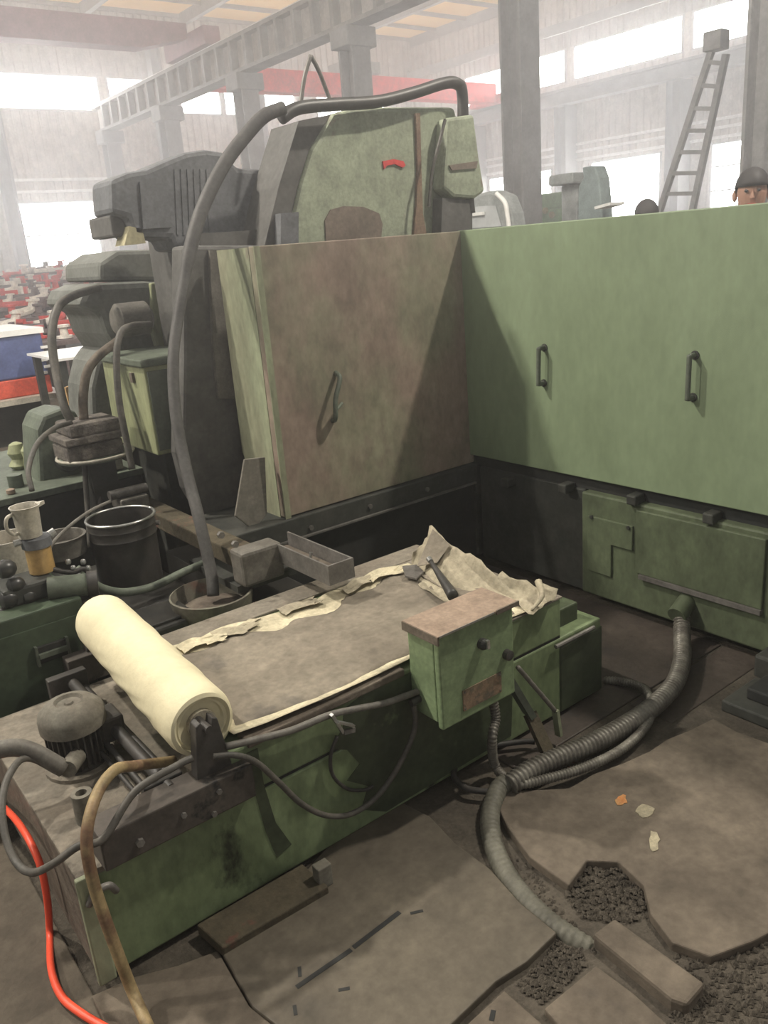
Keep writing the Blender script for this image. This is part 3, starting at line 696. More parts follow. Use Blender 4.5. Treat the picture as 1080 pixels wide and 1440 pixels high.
MB().grid(rows).build('mud_layer', 'mud', fpaper, smooth=True, solid=.002)
# crumpled torn end: front edge lies on the tray, back edge stands up
front = [PZ(568,800,.424), PZ(590,826,.426), PZ(640,848,.428), PZ(690,842,.43), PZ(716,842,.43), PZ(748,864,.425)]
back = [PZ(582,778,.47), PZ(609,741,.545), PZ(634,766,.52), PZ(668,786,.505), PZ(718,812,.475), PZ(786,827,.45)]
fs, bs = spline(front, 6), spline(back, 6); rows = []
random.seed(5); n = len(fs)
for j in range(15):
    q = j/14; row = []
    for i in range(n):
        p = fs[i].lerp(bs[i], q); s = i/(n-1)
        p.z -= .035*math.sin(math.pi*q)*(1 - .4*s)
        p.z = max(p.z, .424)
        p += Vector((0, .006*math.sin(23*s+9*q), .006*math.sin(31*s + 14*q) + random.uniform(-.003, .003)))
        if j == 14: p.z += random.uniform(-.012, .012)
        row.append(p)
    rows.append(row)
MB().grid(rows).build('crumpled_end', 'paper_dirty', fpaper, smooth=True, solid=.0015)
MB().prism([PZ(588,806,.437), PZ(612,790,.437), PZ(640,800,.436), PZ(690,838,.436), PZ(655,848,.434)], (0,0,-.004)).build('mud_patch', 'mud', fpaper)
MB().prism([PZ(608,745,.545), PZ(632,767,.522), PZ(614,792,.475), PZ(586,797,.46)], (0,-.003,.003)).build('mud_patch', 'mud', fpaper)
# curl of torn paper at the right tip
c = [PZ(757,818,.475), PZ(762,838,.455), PZ(748,858,.435)]; MB().tube(c, lambda t: .012*(1-.6*t), seg=8).build('paper_curl', 'paper_dirty', fpaper, smooth=True)
random.seed(9)
for k in (0, 1, 3, 5, 6):
    s0 = k/7; rows = []
    x0 = .80 + s0*.80
    for j in range(5):
        row = []
        for i in range(9):
            x = x0 + .017*i*(.8+.4*random.random()); y = 2.075 + .014*j + .012*math.sin(k*2.1+i*.6) + random.uniform(-.004, .004)
            row.append((x, y, .4305 + .005*max(0, math.sin(j*1.5 + i*.7 + k)) + random.uniform(0, .002)))
        rows.append(row)
    MB().grid(rows).build('torn_strip', 'paper_white' if k % 2 == 0 else 'paper_dirty', fpaper, solid=.0012)
# ---- scraper left on the paper
sp = thing('scraper', 'dark scraper with metal ferrule lying across the crumpled paper', 'scraper', PZ(622, 815, .45))
a, b = PZ(606,790,.50), PZ(637,838,.455)
MB().tube([a, a.lerp(b,.5), b], lambda t: .007 + .012*t, seg=8).build('handle', 'black_steel', sp, smooth=True)
MB().cyl(a + (a-b)*.10, a, .010, seg=10).build('ferrule', 'bright_steel', sp)
MB().prism([PZ(566,798,.44), PZ(586,796,.44), PZ(596,806,.44), PZ(586,816,.44), PZ(570,812,.44)], (0,0,.006)).build('blade', 'grey_steel', sp)
# ---- control box
BX0, BX1, BY0, BY1, BZ0, BZ1 = 1.222, 1.495, 1.447, 1.572, .268, .545
cbx = thing('control_box', 'green electrical control box with a rusty lid on the tank front', 'control box', (1.36, 1.51, BZ0))
MB().box(BX0, BX1, BY0+.022, BY1, BZ0+.015, BZ1-.002).build('box_body', 'box_green', cbx, bevel=.004)
dr = MB().box(BX0-.001, BX1+.001, BY0, BY0+.02, BZ0, BZ1-.004).build('box_door', 'box_green', cbx, bevel=.005)
ld_ = MB().prism([(BX0-.01, BY0-.012, BZ1), (BX1+.012, BY0-.012, BZ1), (BX1+.012, BY1+.006, BZ1), (BX0-.01, BY1+.006, BZ1)], (0, 0, .006)).build('box_lid', 'box_lid', cbx, bevel=.001)
MB().box(BX0-.012, BX0-.006, BY0-.012, BY1+.006, BZ1-.02, BZ1+.004).build('lid_lip', 'rim_brown', ld_); MB().box(BX0+.2, BX1+.013, BY0-.0135, BY0-.009, BZ1-.006, BZ1+.007).build('lid_lip', 'rim_brown', ld_)
MB().box(BX0-.006, BX0+.19, BY0-.0135, BY0-.0115, BZ1+.001, BZ1+.006).build('bright_edge', 'bright_steel', ld_)
np_ = MB().box(1.295, 1.44, BY0-.003, BY0+.001, .296, .358).build('nameplate', 'plate_brown', dr, label='brown worn nameplate with illegible small print')
for x in (1.301, 1.434):
    for z in (.302, .352): bolt((x, BY0-.003, z), (0,-1,0), .0025, np_, 'grey_steel')
kn = MB().lathe([(.016, .0), (.016, -.012), (.010, -.022)], (1.372, BY0, .470), axis='y', seg=16).build('door_lock', 'base_dark', dr); MB().box(1.368, 1.378, BY0-.028, BY0-.02, .462, .486).build('key', 'bright_steel', kn)
MB().lathe([(.015, .0), (.015, -.016), (.008, -.018)], (1.464, BY0, .402), axis='y', seg=16).build('push_button', 'black_steel', dr)
# right side gland and conduit outlets
MB().cyl((BX1-.005, 1.50, .395), (BX1+.03, 1.50, .395), .016, seg=14).build('cable_gland', 'grey_steel', cbx, smooth='auto')
MB().cyl((BX1-.03, 1.51, BZ0+.02), (BX1-.03, 1.51, BZ0-.03), .014, seg=14).build('cable_gland', 'cable_dark', cbx, smooth='auto')
MB().cyl((BX0+.012, 1.54, .33), (BX0-.03, 1.54, .325), .011, seg=12).build('cable_gland', 'black_steel', cbx, smooth='auto')
lv = thing('lever', 'thin grey lever slanting down from the control box side', 'lever', PY(783, 1030, 1.47))
MB().tube([PY(728,938,1.50), PY(752,966,1.49), PY(781,1000,1.475)], .0075, seg=8).build('lever_rod', 'hose_grey', lv, smooth=True)
MB().bar(PY(781,998,1.475), PY(786,1034,1.47), .022, .012).build('lever_tip', 'guard_side', lv)
# ================================================================== HOSES AND CABLES
def hose(name, label, cat, pts, r, mat, rib=0., seg=10, pitch=.012):
    return tag(MB().tube(pts, r, seg=seg, rib=rib, pitch=pitch).build(name, mat, None, smooth=True), label, cat)
hose('air_hose', 'bright orange-red air hose curving over the floor beside the tank', 'hose', [PX(-30,1108,.255), PX(6,1136,.262), PX(32,1166,.265), PX(55,1212,.266), PX(66,1262,.262), PX(70,1312,.25), PZ(72,1362,.0), PZ(86,1400,.0), PZ(113,1424,.0), PZ(150,1446,.0), PZ(190,1470,.0)], .0085, 'hose_orange')
hose('water_hose', 'stiff brown and ochre hose arching off the tank plate to the floor', 'hose',
     [PY(245,1070,1.68), PY(190,1077,1.66), PY(163,1082,1.62), PY(141,1108,1.585), PY(126,1148,1.54), PY(122,1190,1.515), PY(131,1240,1.50), PY(147,1290,1.485), PY(166,1342,1.47), PY(187,1396,1.455), PZ(212,1452,.014)], .0125, 'hose_brown', seg=12)
hose('motor_cable', 'grey cable looping from the pump motor over the tank edge', 'cable',
     [Vector((.37, 1.88, .35)), PY(38,1066,1.90), PY(14,1088,1.86), PY(3,1128,1.80), PY(8,1178,1.74), PY(24,1214,1.68), PY(46,1227,1.62), PY(76,1214,1.56), PY(110,1190,1.535), Vector((.352, 1.526, .378)), PY(190,1113,1.545), PY(250,1076,1.55), PY(270,1066,1.553)], .0085, 'cable_dark')
hose('suction_pipe', 'fat grey hose joining the pump motor from the left', 'hose', [Vector((.38, 1.885, .35)), PY(30,1052,1.92), PY(-30,1062,1.95), PY(-70,1075,1.97)], .021, 'hose_grey', seg=12)
hose('black_cable', 'black cable drooping in a wide loop across the stained tank front', 'cable',
     [PY(300,1064,1.553), PY(330,1062,1.538), PY(360,1072,1.535), PY(392,1100,1.535), PY(425,1131,1.535), PY(460,1147,1.535), PY(495,1144,1.535), PY(530,1120,1.54), PY(560,1078,1.54), PY(583,1025,1.54), Vector((BX0-.02, 1.54, .325))], .0075, 'cable_dark')
hose('conduit', 'grey conduit running along the tank rim into the control box', 'conduit',
     [PY(318,1050,1.556), PY(360,1040,1.552), PY(410,1027,1.550), PY(462,1006,1.550), PY(500,997,1.550), PY(540,989,1.548), PY(572,978,1.545), Vector((BX0+.01, 1.545, .345))], .009, 'hose_grey')
hose('earth_wire', 'thin dark wire hooked below the cable clip', 'wire', [PY(474,1035,1.558), PY(465,1062,1.56), PY(468,1090,1.56), PY(488,1109,1.56), PY(512,1111,1.56), PY(524,1106,1.562)], .005, 'cable_black')
cl = thing('cable_clip', 'small bright metal cable clip on the tank rim', 'clip', PY(480, 1020, 1.55))
MB().bar(PY(466,1005,1.535), PY(482,1030,1.535), .012, .008).build('clip_band', 'bright_steel', cl); MB().bar(PY(474,1015,1.53), PY(497,1020,1.53), .014, .006).build('clip_tongue', 'bright_steel', cl); MB().bar(PY(484,1030,1.53), PY(499,1026,1.53), .006, .012).build('clip_nut', 'grey_steel', cl)
# corrugated hoses on the floor
p0 = PX(958, 856, GX-.04)
hose('corrugated_hose', 'thick ribbed hose dropping from the green cabinet onto the floor', 'hose',
     [p0, PZ(959,890,.05), PZ(959,928,.032), PZ(948,962,.03), PZ(920,992,.03), PZ(880,1020,.03), PZ(830,1047,.03), PZ(780,1068,.03), PZ(742,1086,.03), PZ(716,1104,.022)], .028, 'hose_rib', rib=.0035, seg=16, pitch=.015)
hose('flexible_conduit', 'slim ribbed conduit curling on the floor up into the control box', 'conduit',
     [Vector((BX1-.03, 1.51, BZ0-.02)), PY(697,1010,1.50), PY(692,1040,1.48), PZ(697,1078,.02), PZ(725,1102,.02), PZ(765,1096,.02), PZ(820,1080,.018), PZ(872,1055,.018), PZ(905,1025,.018), PZ(917,995,.02), PZ(905,968,.018), PZ(870,958,.0), PZ(850,957,-.005)], .0135, 'hose_rib', rib=.0016, seg=12, pitch=.010)
hose('trench_hose', 'worn grey hose sunk in the broken floor trench', 'hose',
     [PZ(712,1100,.02), PZ(700,1112,.012), PZ(689,1148,.0), PZ(696,1195,-.01), PZ(722,1245,-.015), PZ(765,1292,-.02), PZ(812,1326,-.03), PZ(850,1348,-.06)], .0265, 'hose_trench', rib=.0012, seg=14, pitch=.016)
hose('floor_cable', 'black cable curling on the floor under the control box', 'cable',
     [PZ(720,1106,.012), PZ(690,1113,.012), PZ(655,1108,.012), PZ(638,1090,.012), PZ(650,1068,.012), PZ(690,1050,.012), PZ(735,1043,.012), PZ(752,1043,.012)], .009, 'cable_black')
cs = thing('flat_conduit', 'flat green conduit strip stepping from the box to the floor', 'conduit', PZ(765, 1065, 0))
MB().bar((BX1-.004, 1.53, .37), PY(745,1005,1.50), .05, .02).build('strip', 'shade_green', cs); MB().bar(PY(745,1003,1.50), PZ(772,1062,.02), .04, .018).build('strip', 'rust_plate', cs)
# stub pipe under the cabinet for the ribbed hose
tag(MB().cyl(p0 + Vector((.06, 0, .03)), p0 + Vector((-.045, -.01, -.012)), .036, seg=18).build('pipe_socket', 'base_green', None, smooth='auto'), 'short green pipe socket under the cabinet holding the ribbed hose', 'pipe')
# loose concrete block and blackened rail
B = [PZ(u, v, .014) for u, v in ((833,1313),(864,1290),(992,1382),(966,1412),(944,1404))]
tag(MB().prism(B, (0, 0, -.09)).build('concrete_block', 'slab_concrete', None, bevel=.008), 'long loose concrete block lying beside the trench hose', 'block')
br = thing('machine_jack', 'dark stepped levelling jack under the green cabinet', 'levelling jack', PZ(1045, 985, 0))
q = PZ(1068, 985, 0); MB().box(q.x-.11, q.x+.10, q.y-.12, q.y+.07, -.02, .02).build('jack_foot', 'base_dark', br, bevel=.006); MB().box(q.x-.05, q.x+.09, q.y-.10, q.y+.02, .02, .06).build('jack_body', 'pit_black', br, bevel=.006)
MB().cyl((q.x+.04, q.y-.04, .06), (q.x+.04, q.y-.04, .10), .022, seg=12).build('jack_screw', 'base_dark', br)

# ================================================================== LEFT: HYDRAULIC UNIT, BUCKET, BASIN
hc = thing('hydraulic_cabinet', 'dark green hydraulic cabinet with a recessed pull handle', 'cabinet', (.3, 2.8, 0))
CY = 2.5; ctop = .525
MB().box(-.25, .665, CY, 3.15, 0, ctop).build('cabinet_body', 'cabinet_green', hc, bevel=.006)
MB().box(-.25, .64, CY-.006, CY, .06, ctop-.05).build('front_panel', 'cabinet_green', hc, bevel=.002)
a, b = PY(50,905,CY-.01), PY(97,925,CY-.01)
mz = (a.z+b.z)/2; a.z, b.z = mz+.012, mz-.018
hb = MB().box(a.x, b.x, CY-.016, CY-.004, b.z-.01, a.z+.015).build('pull_recess', 'pit_black', hc, bevel=.002)
MB().box(a.x, b.x, CY-.028, CY-.016, a.z-.02, a.z-.005).build('pull_grip', 'shade_green', hb); MB().box(a.x-.008, a.x, CY-.022, CY-.004, b.z-.015, a.z+.02).build('recess_rim', 'shade_green', hb); MB().box(b.x, b.x+.008, CY-.022, CY-.004, b.z-.015, a.z+.02).build('recess_rim', 'shade_green', hb)
MB().box(.668, .70, CY+.02, 3.1, .0, ctop-.02).build('corner_channel', 'base_dark', hc)
# low sump that carries bucket and basin
sm = thing('sump', 'oily black sump box behind the filter tank', 'sump', (1.0, 2.7, 0))
MB().box(.72, .985, 2.42, 2.62, 0, .37).box(.72, 1.10, 2.62, 3.2, 0, .37).build('sump_body', 'oil_dark', sm, bevel=.01)
MB().box(.74, 1.0, 2.44, 2.60, .37, .38).build('sump_lid', 'oil_dark', sm, bevel=.003)
# bucket
bk = thing('bucket', 'black metal paint pail with ridges and a wire bail', 'bucket', (.955, 2.9, .37)); bc = (.965, 2.9, 0)
R0 = .122
MB().lathe([(R0*.86,.372),(R0*.94,.375),(R0*.955,.50),(R0*.965,.555),(R0*1.0,.56),(R0*.975,.567),(R0*.98,.59),(R0*1.0,.595),(R0*.98,.60),(R0*1.0,.625),(R0*.965,.625),(R0*.95,.59),(R0*.93,.50),(R0*.86,.382)], bc, seg=40).build('pail', 'bucket_dark', bk, smooth='auto')
MB().tube([(bc[0]+R0*math.cos(a_), bc[1]+R0*math.sin(a_), .627) for a_ in [2*math.pi*k_/24 for k_ in range(25)]], .0055, seg=8, n=2).build('rim', 'bright_steel', bk, smooth=True)
MB().cyl((bc[0]+R0*.98, 2.88, .575), (bc[0]+R0*1.08, 2.87, .575), .010, seg=10).build('bail_ear', 'grey_steel', bk)
tag(MB().tube([PY(155,705,2.85), PY(128,718,2.80), PY(100,738,2.74), PY(75,763,2.68), PY(60,790,2.64)], .006, seg=8).build('wire_rod', 'hose_grey', None, smooth=True), 'thin grey rod reaching from the bucket to the oil bottle', 'rod')
# basin
bs_ = thing('basin', 'dented dirty basin crusted with dried sludge', 'basin', (1.10, 2.475, .33)); bcn = (1.085, 2.475, 0)
MB().lathe([(.07,.285),(.105,.29),(.130,.33),(.140,.385),(.143,.410),(.137,.412),(.130,.385),(.11,.34),(.03,.335)], bcn, seg=36).build('bowl', 'basin', bs_, smooth='auto')
MB().lathe([(.02,.338),(.08,.342),(.115,.356),(.095,.364),(.04,.372),(.01,.37)], bcn, seg=24).build('sludge', 'rim_brown', bs_, smooth=True)
MB().lathe([(.08, .0), (.085,.01), (.085,.27), (.075,.284)], bcn, seg=24).build('basin_stand', 'oil_dark', bs_, smooth='auto')
hose('sump_hose', 'grey-green hose curving round the front of the paint pail', 'hose', [PY(108,800,2.66), PY(125,815,2.66), PY(145,828,2.66), PY(175,833,2.67), PY(215,825,2.68), PY(255,806,2.69), PY(292,790,2.70)], .015, 'shade_green', seg=12)
# lubricator with cup and oil bottle
lu = thing('lubricator', 'oil lubricator with valve block and amber bottle on the hydraulic cabinet', 'lubricator', (.58, 2.66, ctop))
MB().box(.46, .62, 2.58, 2.72, ctop, ctop+.06).build('valve_block', 'base_dark', lu, bevel=.01)
c = PY(55,780,2.66); MB().lathe([(.034,.585),(.04,.59),(.04,.672),(.034,.675)], (c.x, 2.66, 0), seg=20).build('oil_bottle', 'amber', lu, smooth='auto')
MB().lathe([(.042,.672),(.046,.675),(.046,.705),(.036,.71)], (c.x, 2.66, 0), seg=20).build('bottle_cap', 'motor_blue', lu, smooth='auto')
MB().cyl((c.x-.066, 2.66, .70), (c.x-.044, 2.66, .70), .011, seg=10).build('wing_nut', 'bright_steel', lu); MB().cyl((c.x+.044, 2.66, .70), (c.x+.062, 2.66, .708), .013, seg=10).build('wing_nut', 'bright_steel', lu)
c2 = PY(85,820,2.58); MB().cyl((c2.x-.04, 2.58, ctop+.03), (c2.x+.07, 2.54, ctop+.02), .036, seg=18).build('pump_barrel', 'shade_green', lu, smooth='auto'); MB().cyl((c2.x+.07, 2.54, ctop+.02), (c2.x+.10, 2.53, ctop+.018), .042, seg=18).build('barrel_cap', 'black_steel', lu, smooth='auto')
for k in range(6):
    q = PY(96 + k*7, 790 + (k % 3)*9, 2.62); MB().lathe([(.006,-.008),(.009,-.004),(.009,.004),(.006,.008)], q, seg=8).build('fitting_nut', 'bright_steel', lu, smooth='auto')
MB().tube([PY(70,800,2.64), PY(100,805,2.62), PY(118,800,2.62), PY(128,812,2.62)], .009, seg=8).build('feed_pipe', 'cable_black', lu, smooth=True)
for (u, v, r_) in ((8,800,.03), (22,822,.026), (12,842,.03), (40,838,.028), (6,862,.02)):
    q = PY(u, v, 2.6); MB().lathe([(r_*.4,-r_),(r_*.9,-r_*.6),(r_,0),(r_*.85,r_*.6),(r_*.4,r_)], q, seg=12, axis='x').build('valve_knob', 'oil_dark', lu, smooth='auto')
cu = thing('measuring_cup', 'dirty white plastic jug with a loop handle on the oil bottle', 'jug', (c.x, 2.66, .71)); kx = PY(38,730,2.66).x
MB().lathe([(.03,.71),(.036,.712),(.041,.80),(.047,.812),(.043,.812),(.037,.798),(.032,.725),(.01,.722)], (kx, 2.66, 0), seg=24).build('cup_body', 'cup', cu, smooth='auto')
MB().tube([(kx-.04,2.65,.796), (kx-.062,2.64,.79), (kx-.068,2.64,.76), (kx-.052,2.645,.735), (kx-.035,2.65,.732)], .006, seg=8).build('cup_handle', 'cup', cu, smooth=True)
MB().prism([(kx+.036,2.645,.812),(kx+.036,2.675,.812),(kx+.062,2.66,.815)], (0,0,-.012)).build('spout', 'cup', cu)
# white tub and dark pot behind the bottle
tb = PY(8,765,2.9); tt = thing('plastic_tub', 'cut-down pale plastic tub beside the oil bottle', 'tub', (tb.x, 2.9, ctop))
MB().lathe([(.075,ctop),(.08,ctop+.005),(.088,.66),(.084,.66),(.075,ctop+.01),(.02,ctop+.008)], (tb.x, 2.9, 0), seg=24).build('tub_body', 'cup', tt, smooth='auto')
MB().lathe([(.02,ctop+.01),(.073,ctop+.012),(.07,ctop+.04),(.02,ctop+.045)], (tb.x, 2.9, 0), seg=20).build('tub_contents', 'plate_brown', tt, smooth='auto')
dp = PY(92,775,2.9); tag(MB().lathe([(.07,ctop),(.085,ctop+.005),(.09,.59),(.095,.6),(.085,.6),(.078,ctop+.03),(.02,ctop+.03)], (dp.x, 2.95, 0), seg=24).build('metal_pot', 'hose_grey', None, smooth='auto'), 'squat grey metal pot behind the oil fittings', 'pot')
tag(MB().tube([PY(45,690,3.0), PY(40,660,3.05), PY(52,625,3.15), PY(75,603,3.25), PY(100,594,3.3)], .010, seg=8).build('bent_hose', 'cable_dark', None, smooth=True), 'dark hose arching from the jug up to the grimy flange stack', 'hose')

# ================================================================== LEFT: MACHINE GROUP BEHIND
BYW = 3.6
bt = PY(60,688,BYW); wb = thing('steel_bench', 'long dark steel bench with oily parts on its top', 'bench', (.2, 4.0, 0))
MB().box(-.8, PY(196,650,BYW).x, BYW, 4.6, .0, bt.z-.03).build('bench_body', 'base_dark', wb, bevel=.01); MB().box(-.82, PY(198,650,BYW).x, BYW-.02, 4.62, bt.z-.03, bt.z).build('bench_top', 'shade_green', wb, bevel=.004)
zt = bt.z
def lump(name, label, u, v, y, prof, mat, group=None):
    c = PY(u, v, y); return tag(MB().lathe([(r, h) for r, h in prof], (c.x, y, zt), seg=14).build(name, mat, None, smooth='auto'), label, name.replace('_', ' ') if len(name.split('_')) < 3 else name.split('_')[-1], group)
lump('grease_tin', 'small olive tin on the steel bench edge', 20, 668, 3.75, [(.03,0),(.032,.004),(.032,.05),(.034,.055),(.02,.056)], 'shade_green')
lump('brass_valve', 'yellow brass valve body standing on the steel bench', 25, 640, 4.1, [(.03,0),(.05,.02),(.03,.05),(.045,.08),(.03,.12),(.01,.13)], 'yellow_green')
lump('brass_valve', 'slimmer yellow brass valve next to the rounded green motor', 42, 650, 4.0, [(.02,0),(.03,.02),(.025,.07),(.03,.1),(.01,.13)], 'yellow_green')
lump('copper_nut', 'copper coloured nut on the steel bench front edge', 13, 682, 3.64, [(.012,0),(.018,.004),(.018,.02),(.01,.024)], 'box_lid')
# rounded green motor
gm = PY(85,640,3.85); mt = thing('feed_motor', 'rounded grey-green motor housing on the steel bench', 'motor', (gm.x, 3.85, zt))
MB().prism([PY(u, v, 3.75) for u, v in ((56,690),(52,605),(60,585),(85,576),(108,578),(116,600),(122,690))], (0,.25,0)).build('housing', 'shade_green', mt, bevel=.02); MB().lathe([(.05,-.02),(.06,0),(.06,.03),(.04,.035)], (gm.x, 3.73, gm.z), axis='y', seg=18).build('end_cap', 'base_dark', mt, smooth='auto')
# grimy flange stack on a pan
GYY = 3.35; gs = thing('flange_stack', 'grime-caked stacked flange block on a white-rimmed drip pan', 'flange block', (PY(140,640,GYY).x, GYY+.1, .6))
def qbox(u0, v0, u1, v1, y, d): um = (u0+u1)/2; a, b = PY(um, v0, y), PY(um, v1, y); a.x = PY(u0, v0, y).x; b.x = PY(u1, v0, y).x; return (min(a.x,b.x), max(a.x,b.x), y, y+d, min(a.z,b.z), max(a.z,b.z))
MB().box(*qbox(97,646,178,622,GYY,.2)).build('lower_flange', 'grime', gs, bevel=.01); MB().box(*qbox(92,622,178,612,GYY-.015,.23)).build('middle_flange', 'grime', gs, bevel=.006); MB().box(*qbox(99,612,174,592,GYY,.2)).build('upper_flange', 'grime', gs, bevel=.014)
pc_ = PY(135,637,GYY+.08); pan = [(pc_.x + .155*math.cos(a), GYY+.09 + .15*math.sin(a), pc_.z-.005) for a in [2*math.pi*k/24 for k in range(24)]]
pn = MB().prism(pan, (0,0,-.012)).build('drip_pan', 'shade_green', gs); MB().tube(pan + pan[:1], .007, seg=6, n=2).build('pan_rim', 'cup', pn, smooth=True)
for (u, v) in ((118,700), (136,705), (158,706)): MB().tube([PY(u, 645, GYY+.09), PY(u+4, 700, GYY+.05), PY(u+9, 770, GYY)], .012, seg=8).build('drain_pipe', 'cable_dark', gs, smooth=True)
MB().box(pc_.x-.05, pc_.x+.06, GYY+.04, GYY+.14, 0, pc_.z-.017).build('stand', 'base_dark', gs)
tag(MB().tube([PY(118,590,GYY+.1), PY(117,560,GYY+.1), PY(122,525,GYY+.1), PY(137,502,GYY+.12), PY(165,480,GYY+.2)], .019, seg=12).build('rusty_pipe', 'rim_brown', None, smooth=True), 'rusty bent pipe rising out of the grimy flange stack', 'pipe')
hose('hydraulic_hose', 'dark bluish hose arching from the grey motor to the flange stack', 'hose', [PY(100,592,3.4), PY(90,570,3.42), PY(78,520,3.5), PY(73,470,3.55), PY(82,432,3.6), PY(105,415,3.65), PY(140,405,3.7)], .0175, 'cable_dark', seg=12)
hose('pressure_hose', 'black pressure hose bent over in front of the yellow-green box', 'hose', [PY(212,456,3.32), PY(186,458,3.30), PY(170,468,3.27), PY(164,500,3.24), PY(167,560,3.22), PY(178,620,3.2), PY(186,660,3.18)], .0135, 'cable_dark', seg=12)
# yellow-green side box
yb = thing('valve_cabinet', 'yellow-green steel valve cabinet in the shadow of the grinder column', 'cabinet', (1.3, 3.45, 0)); x0 = PY(212,580,3.25).x; za, zb_ = PY(218,642,3.25).z, PY(205,516,3.25).z
MB().box(x0, x0+.28, 3.25, 3.72, za, zb_).build('cabinet_body', 'yellow_green', yb, bevel=.006); MB().box(x0-.015, x0+.29, 3.235, 3.74, zb_, zb_+.03).build('cabinet_lid', 'shade_green', yb, bevel=.006)
MB().box(x0+.05, x0+.25, 3.3, 3.6, 0, za).build('cabinet_stand', 'base_dark', yb); MB().box(x0-.012, x0, 3.36, 3.385, zb_-.07, zb_-.03).build('hinge', 'rim_brown', yb)
MB().box(x0+.01, x0+.285, 3.244, 3.25, za+.02, zb_-.02).build('front_shade_sheet', 'shade_green', yb)  # thin sheet that paints the cabinet's shaded face darker
# grey-green motor and pale casting behind
mm = thing('table_drive', 'grey-green drive motor and casing left of the wheel motor', 'drive motor', (1.35, 3.95, 0)); 
MB().prism([PY(u, v, 3.8) for u, v in ((108,430),(118,408),(140,398),(205,395),(250,400),(250,505),(170,500),(150,470),(140,440))], (0,.5,0)).build('casing', 'drive_grey', mm, bevel=.03)
MB().prism([PY(u, v, 3.78) for u, v in ((212,398),(246,395),(246,505),(222,498),(214,470))], (0,.08,0)).build('end_cover', 'yellow_green', mm, bevel=.008)
MB().prism([PY(u, v, 3.9) for u, v in ((140,395),(140,368),(165,352),(260,350),(260,395))], (0,.5,0)).build('gear_case', 'drive_grey', mm, bevel=.02)
MB().lathe([(.05,-.05),(.075,-.03),(.075,.10),(.05,.12)], PY(175,450,3.7), axis='x', seg=18).build('coupling', 'hose_grey', mm, smooth='auto')
MB().box(1.45, 1.75, 3.85, 4.25, 0, 1.0).build('drive_stand', 'base_dark', mm)
MB().prism([PY(u, v, 3.9) for u, v in ((130,600),(128,545),(136,510),(150,490),(175,488),(180,600))], (0,.35,0)).build('belt_guard', 'drive_grey', mm, bevel=.02)
MB().box(PY(130,600,3.92).x, PY(182,600,3.92).x, 3.92, 4.22, zt, PY(155,592,3.92).z).build('guard_stand', 'base_dark', mm)
tag(MB().prism([PY(u, v, 4.3) for u, v in ((92,545),(118,535),(118,580),(102,590))], (0,.02,0)).build('orange_sign', 'orange_tin', None), 'small faded orange board propped behind the rusty pipe', 'board')
tag(MB().box(*qbox(143,662,175,646,3.62,.25)).build('paper_box', 'cup', None, bevel=.003), 'small off-white carton on the bench under the drip pan', 'carton')
# jack parts by the bucket
vb = thing('clamp_block', 'oily grey clamp block on the rusty side way by the bucket', 'clamp', PY(185,690,3.3)); q = PY(178,688,3.3)
MB().box(q.x-.06, q.x+.06, 3.22, 3.34, .545, q.z-.02).build('clamp_body', 'hose_grey', vb, bevel=.008); MB().cyl((q.x-.09, 3.26, q.z), (q.x+.07, 3.26, q.z), .02, seg=12).build('clamp_screw', 'grey_steel', vb, smooth='auto')

# ================================================================== BACKGROUND LEFT: BIN, SHEETS, CASTINGS
by = 8.0; a, b = PY(-60,480,by), PY(74,548,by)
bb = thing('steel_bin', 'blue steel bin with a red skirt in the hazy background', 'bin', ((a.x+b.x)/2, by+.5, 0)); zt2, zb2 = PY(40,470,by).z, PY(60,528,by).z
MB().box(a.x-.4, b.x, by, by+1.1, zb2, zt2).build('bin_body', 'bin_blue', bb, bevel=.02); MB().box(a.x-.42, b.x+.02, by-.02, by+1.12, zt2, zt2+.05).build('bin_rim', 'white_sheet', bb); MB().box(a.x-.4, b.x, by-.01, by+1.1, zb2-.16, zb2).build('red_skirt', 'bin_red', bb, bevel=.01)
MB().box(a.x-.35, b.x-.05, by+.05, by+1.0, 0, zb2-.2).build('skid', 'base_dark', bb); MB().box(a.x-.4, b.x+.1, by-.12, by+.4, zb2-.21, zb2-.16).build('fork_plate', 'cup', bb)
for k in range(5): q = PY(62 + (k % 2)*5, 488 + k*9, by-.01); MB().box(q.x-.03, q.x+.03, by-.02, by+.001, q.z-.012, q.z+.012).build('bin_slot', 'white_sheet', bb)
ws = thing('sheet_table', 'low table topped by a bright white sheet behind the hoses', 'table', (PY(118,490,7).x, 7.5, 0)); a, b = PY(82,505,7.0), PY(165,508,7.0)
MB().box(a.x, b.x+.2, 7.0, 7.9, a.z-.02, a.z).build('sheet_top', 'white_sheet', ws)
for x in (a.x+.05, b.x+.1):
    for y in (7.1, 7.8): MB().box(x-.03, x+.03, y-.03, y+.03, 0, a.z-.02).build('table_leg', 'base_dark', ws)
def casting(kind, mat):
    m = MB()
    if kind == 0: m.lathe([(.05,0),(.14,.01),(.14,.05),(.07,.06),(.06,.18),(.11,.19),(.11,.23),(.05,.235)], (0,0,0), seg=10)
    elif kind == 1: m.tube([(-.2,0,.08),(0,0,.1),(.14,.02,.14),(.2,.03,.28)], .075, seg=8, n=4); m.lathe([(.05,0),(.12,.0),(.12,.04),(.05,.04)], (.2,.03,.27), seg=10)
    else: m.box(-.3,.3,-.08,.08,0,.10); m.box(-.3,-.24,-.1,.1,0,.16); m.box(.24,.3,-.1,.1,0,.16)
    me = m.build('casting', mat, None, smooth='auto').data; o = [x for x in bpy.data.objects if x.data == me][0]; bpy.data.objects.remove(o); return me
CM = {(k, c): casting(k, 'casting_' + c) for k in range(3) for c in ('red', 'pale', 'dark')}
random.seed(21)
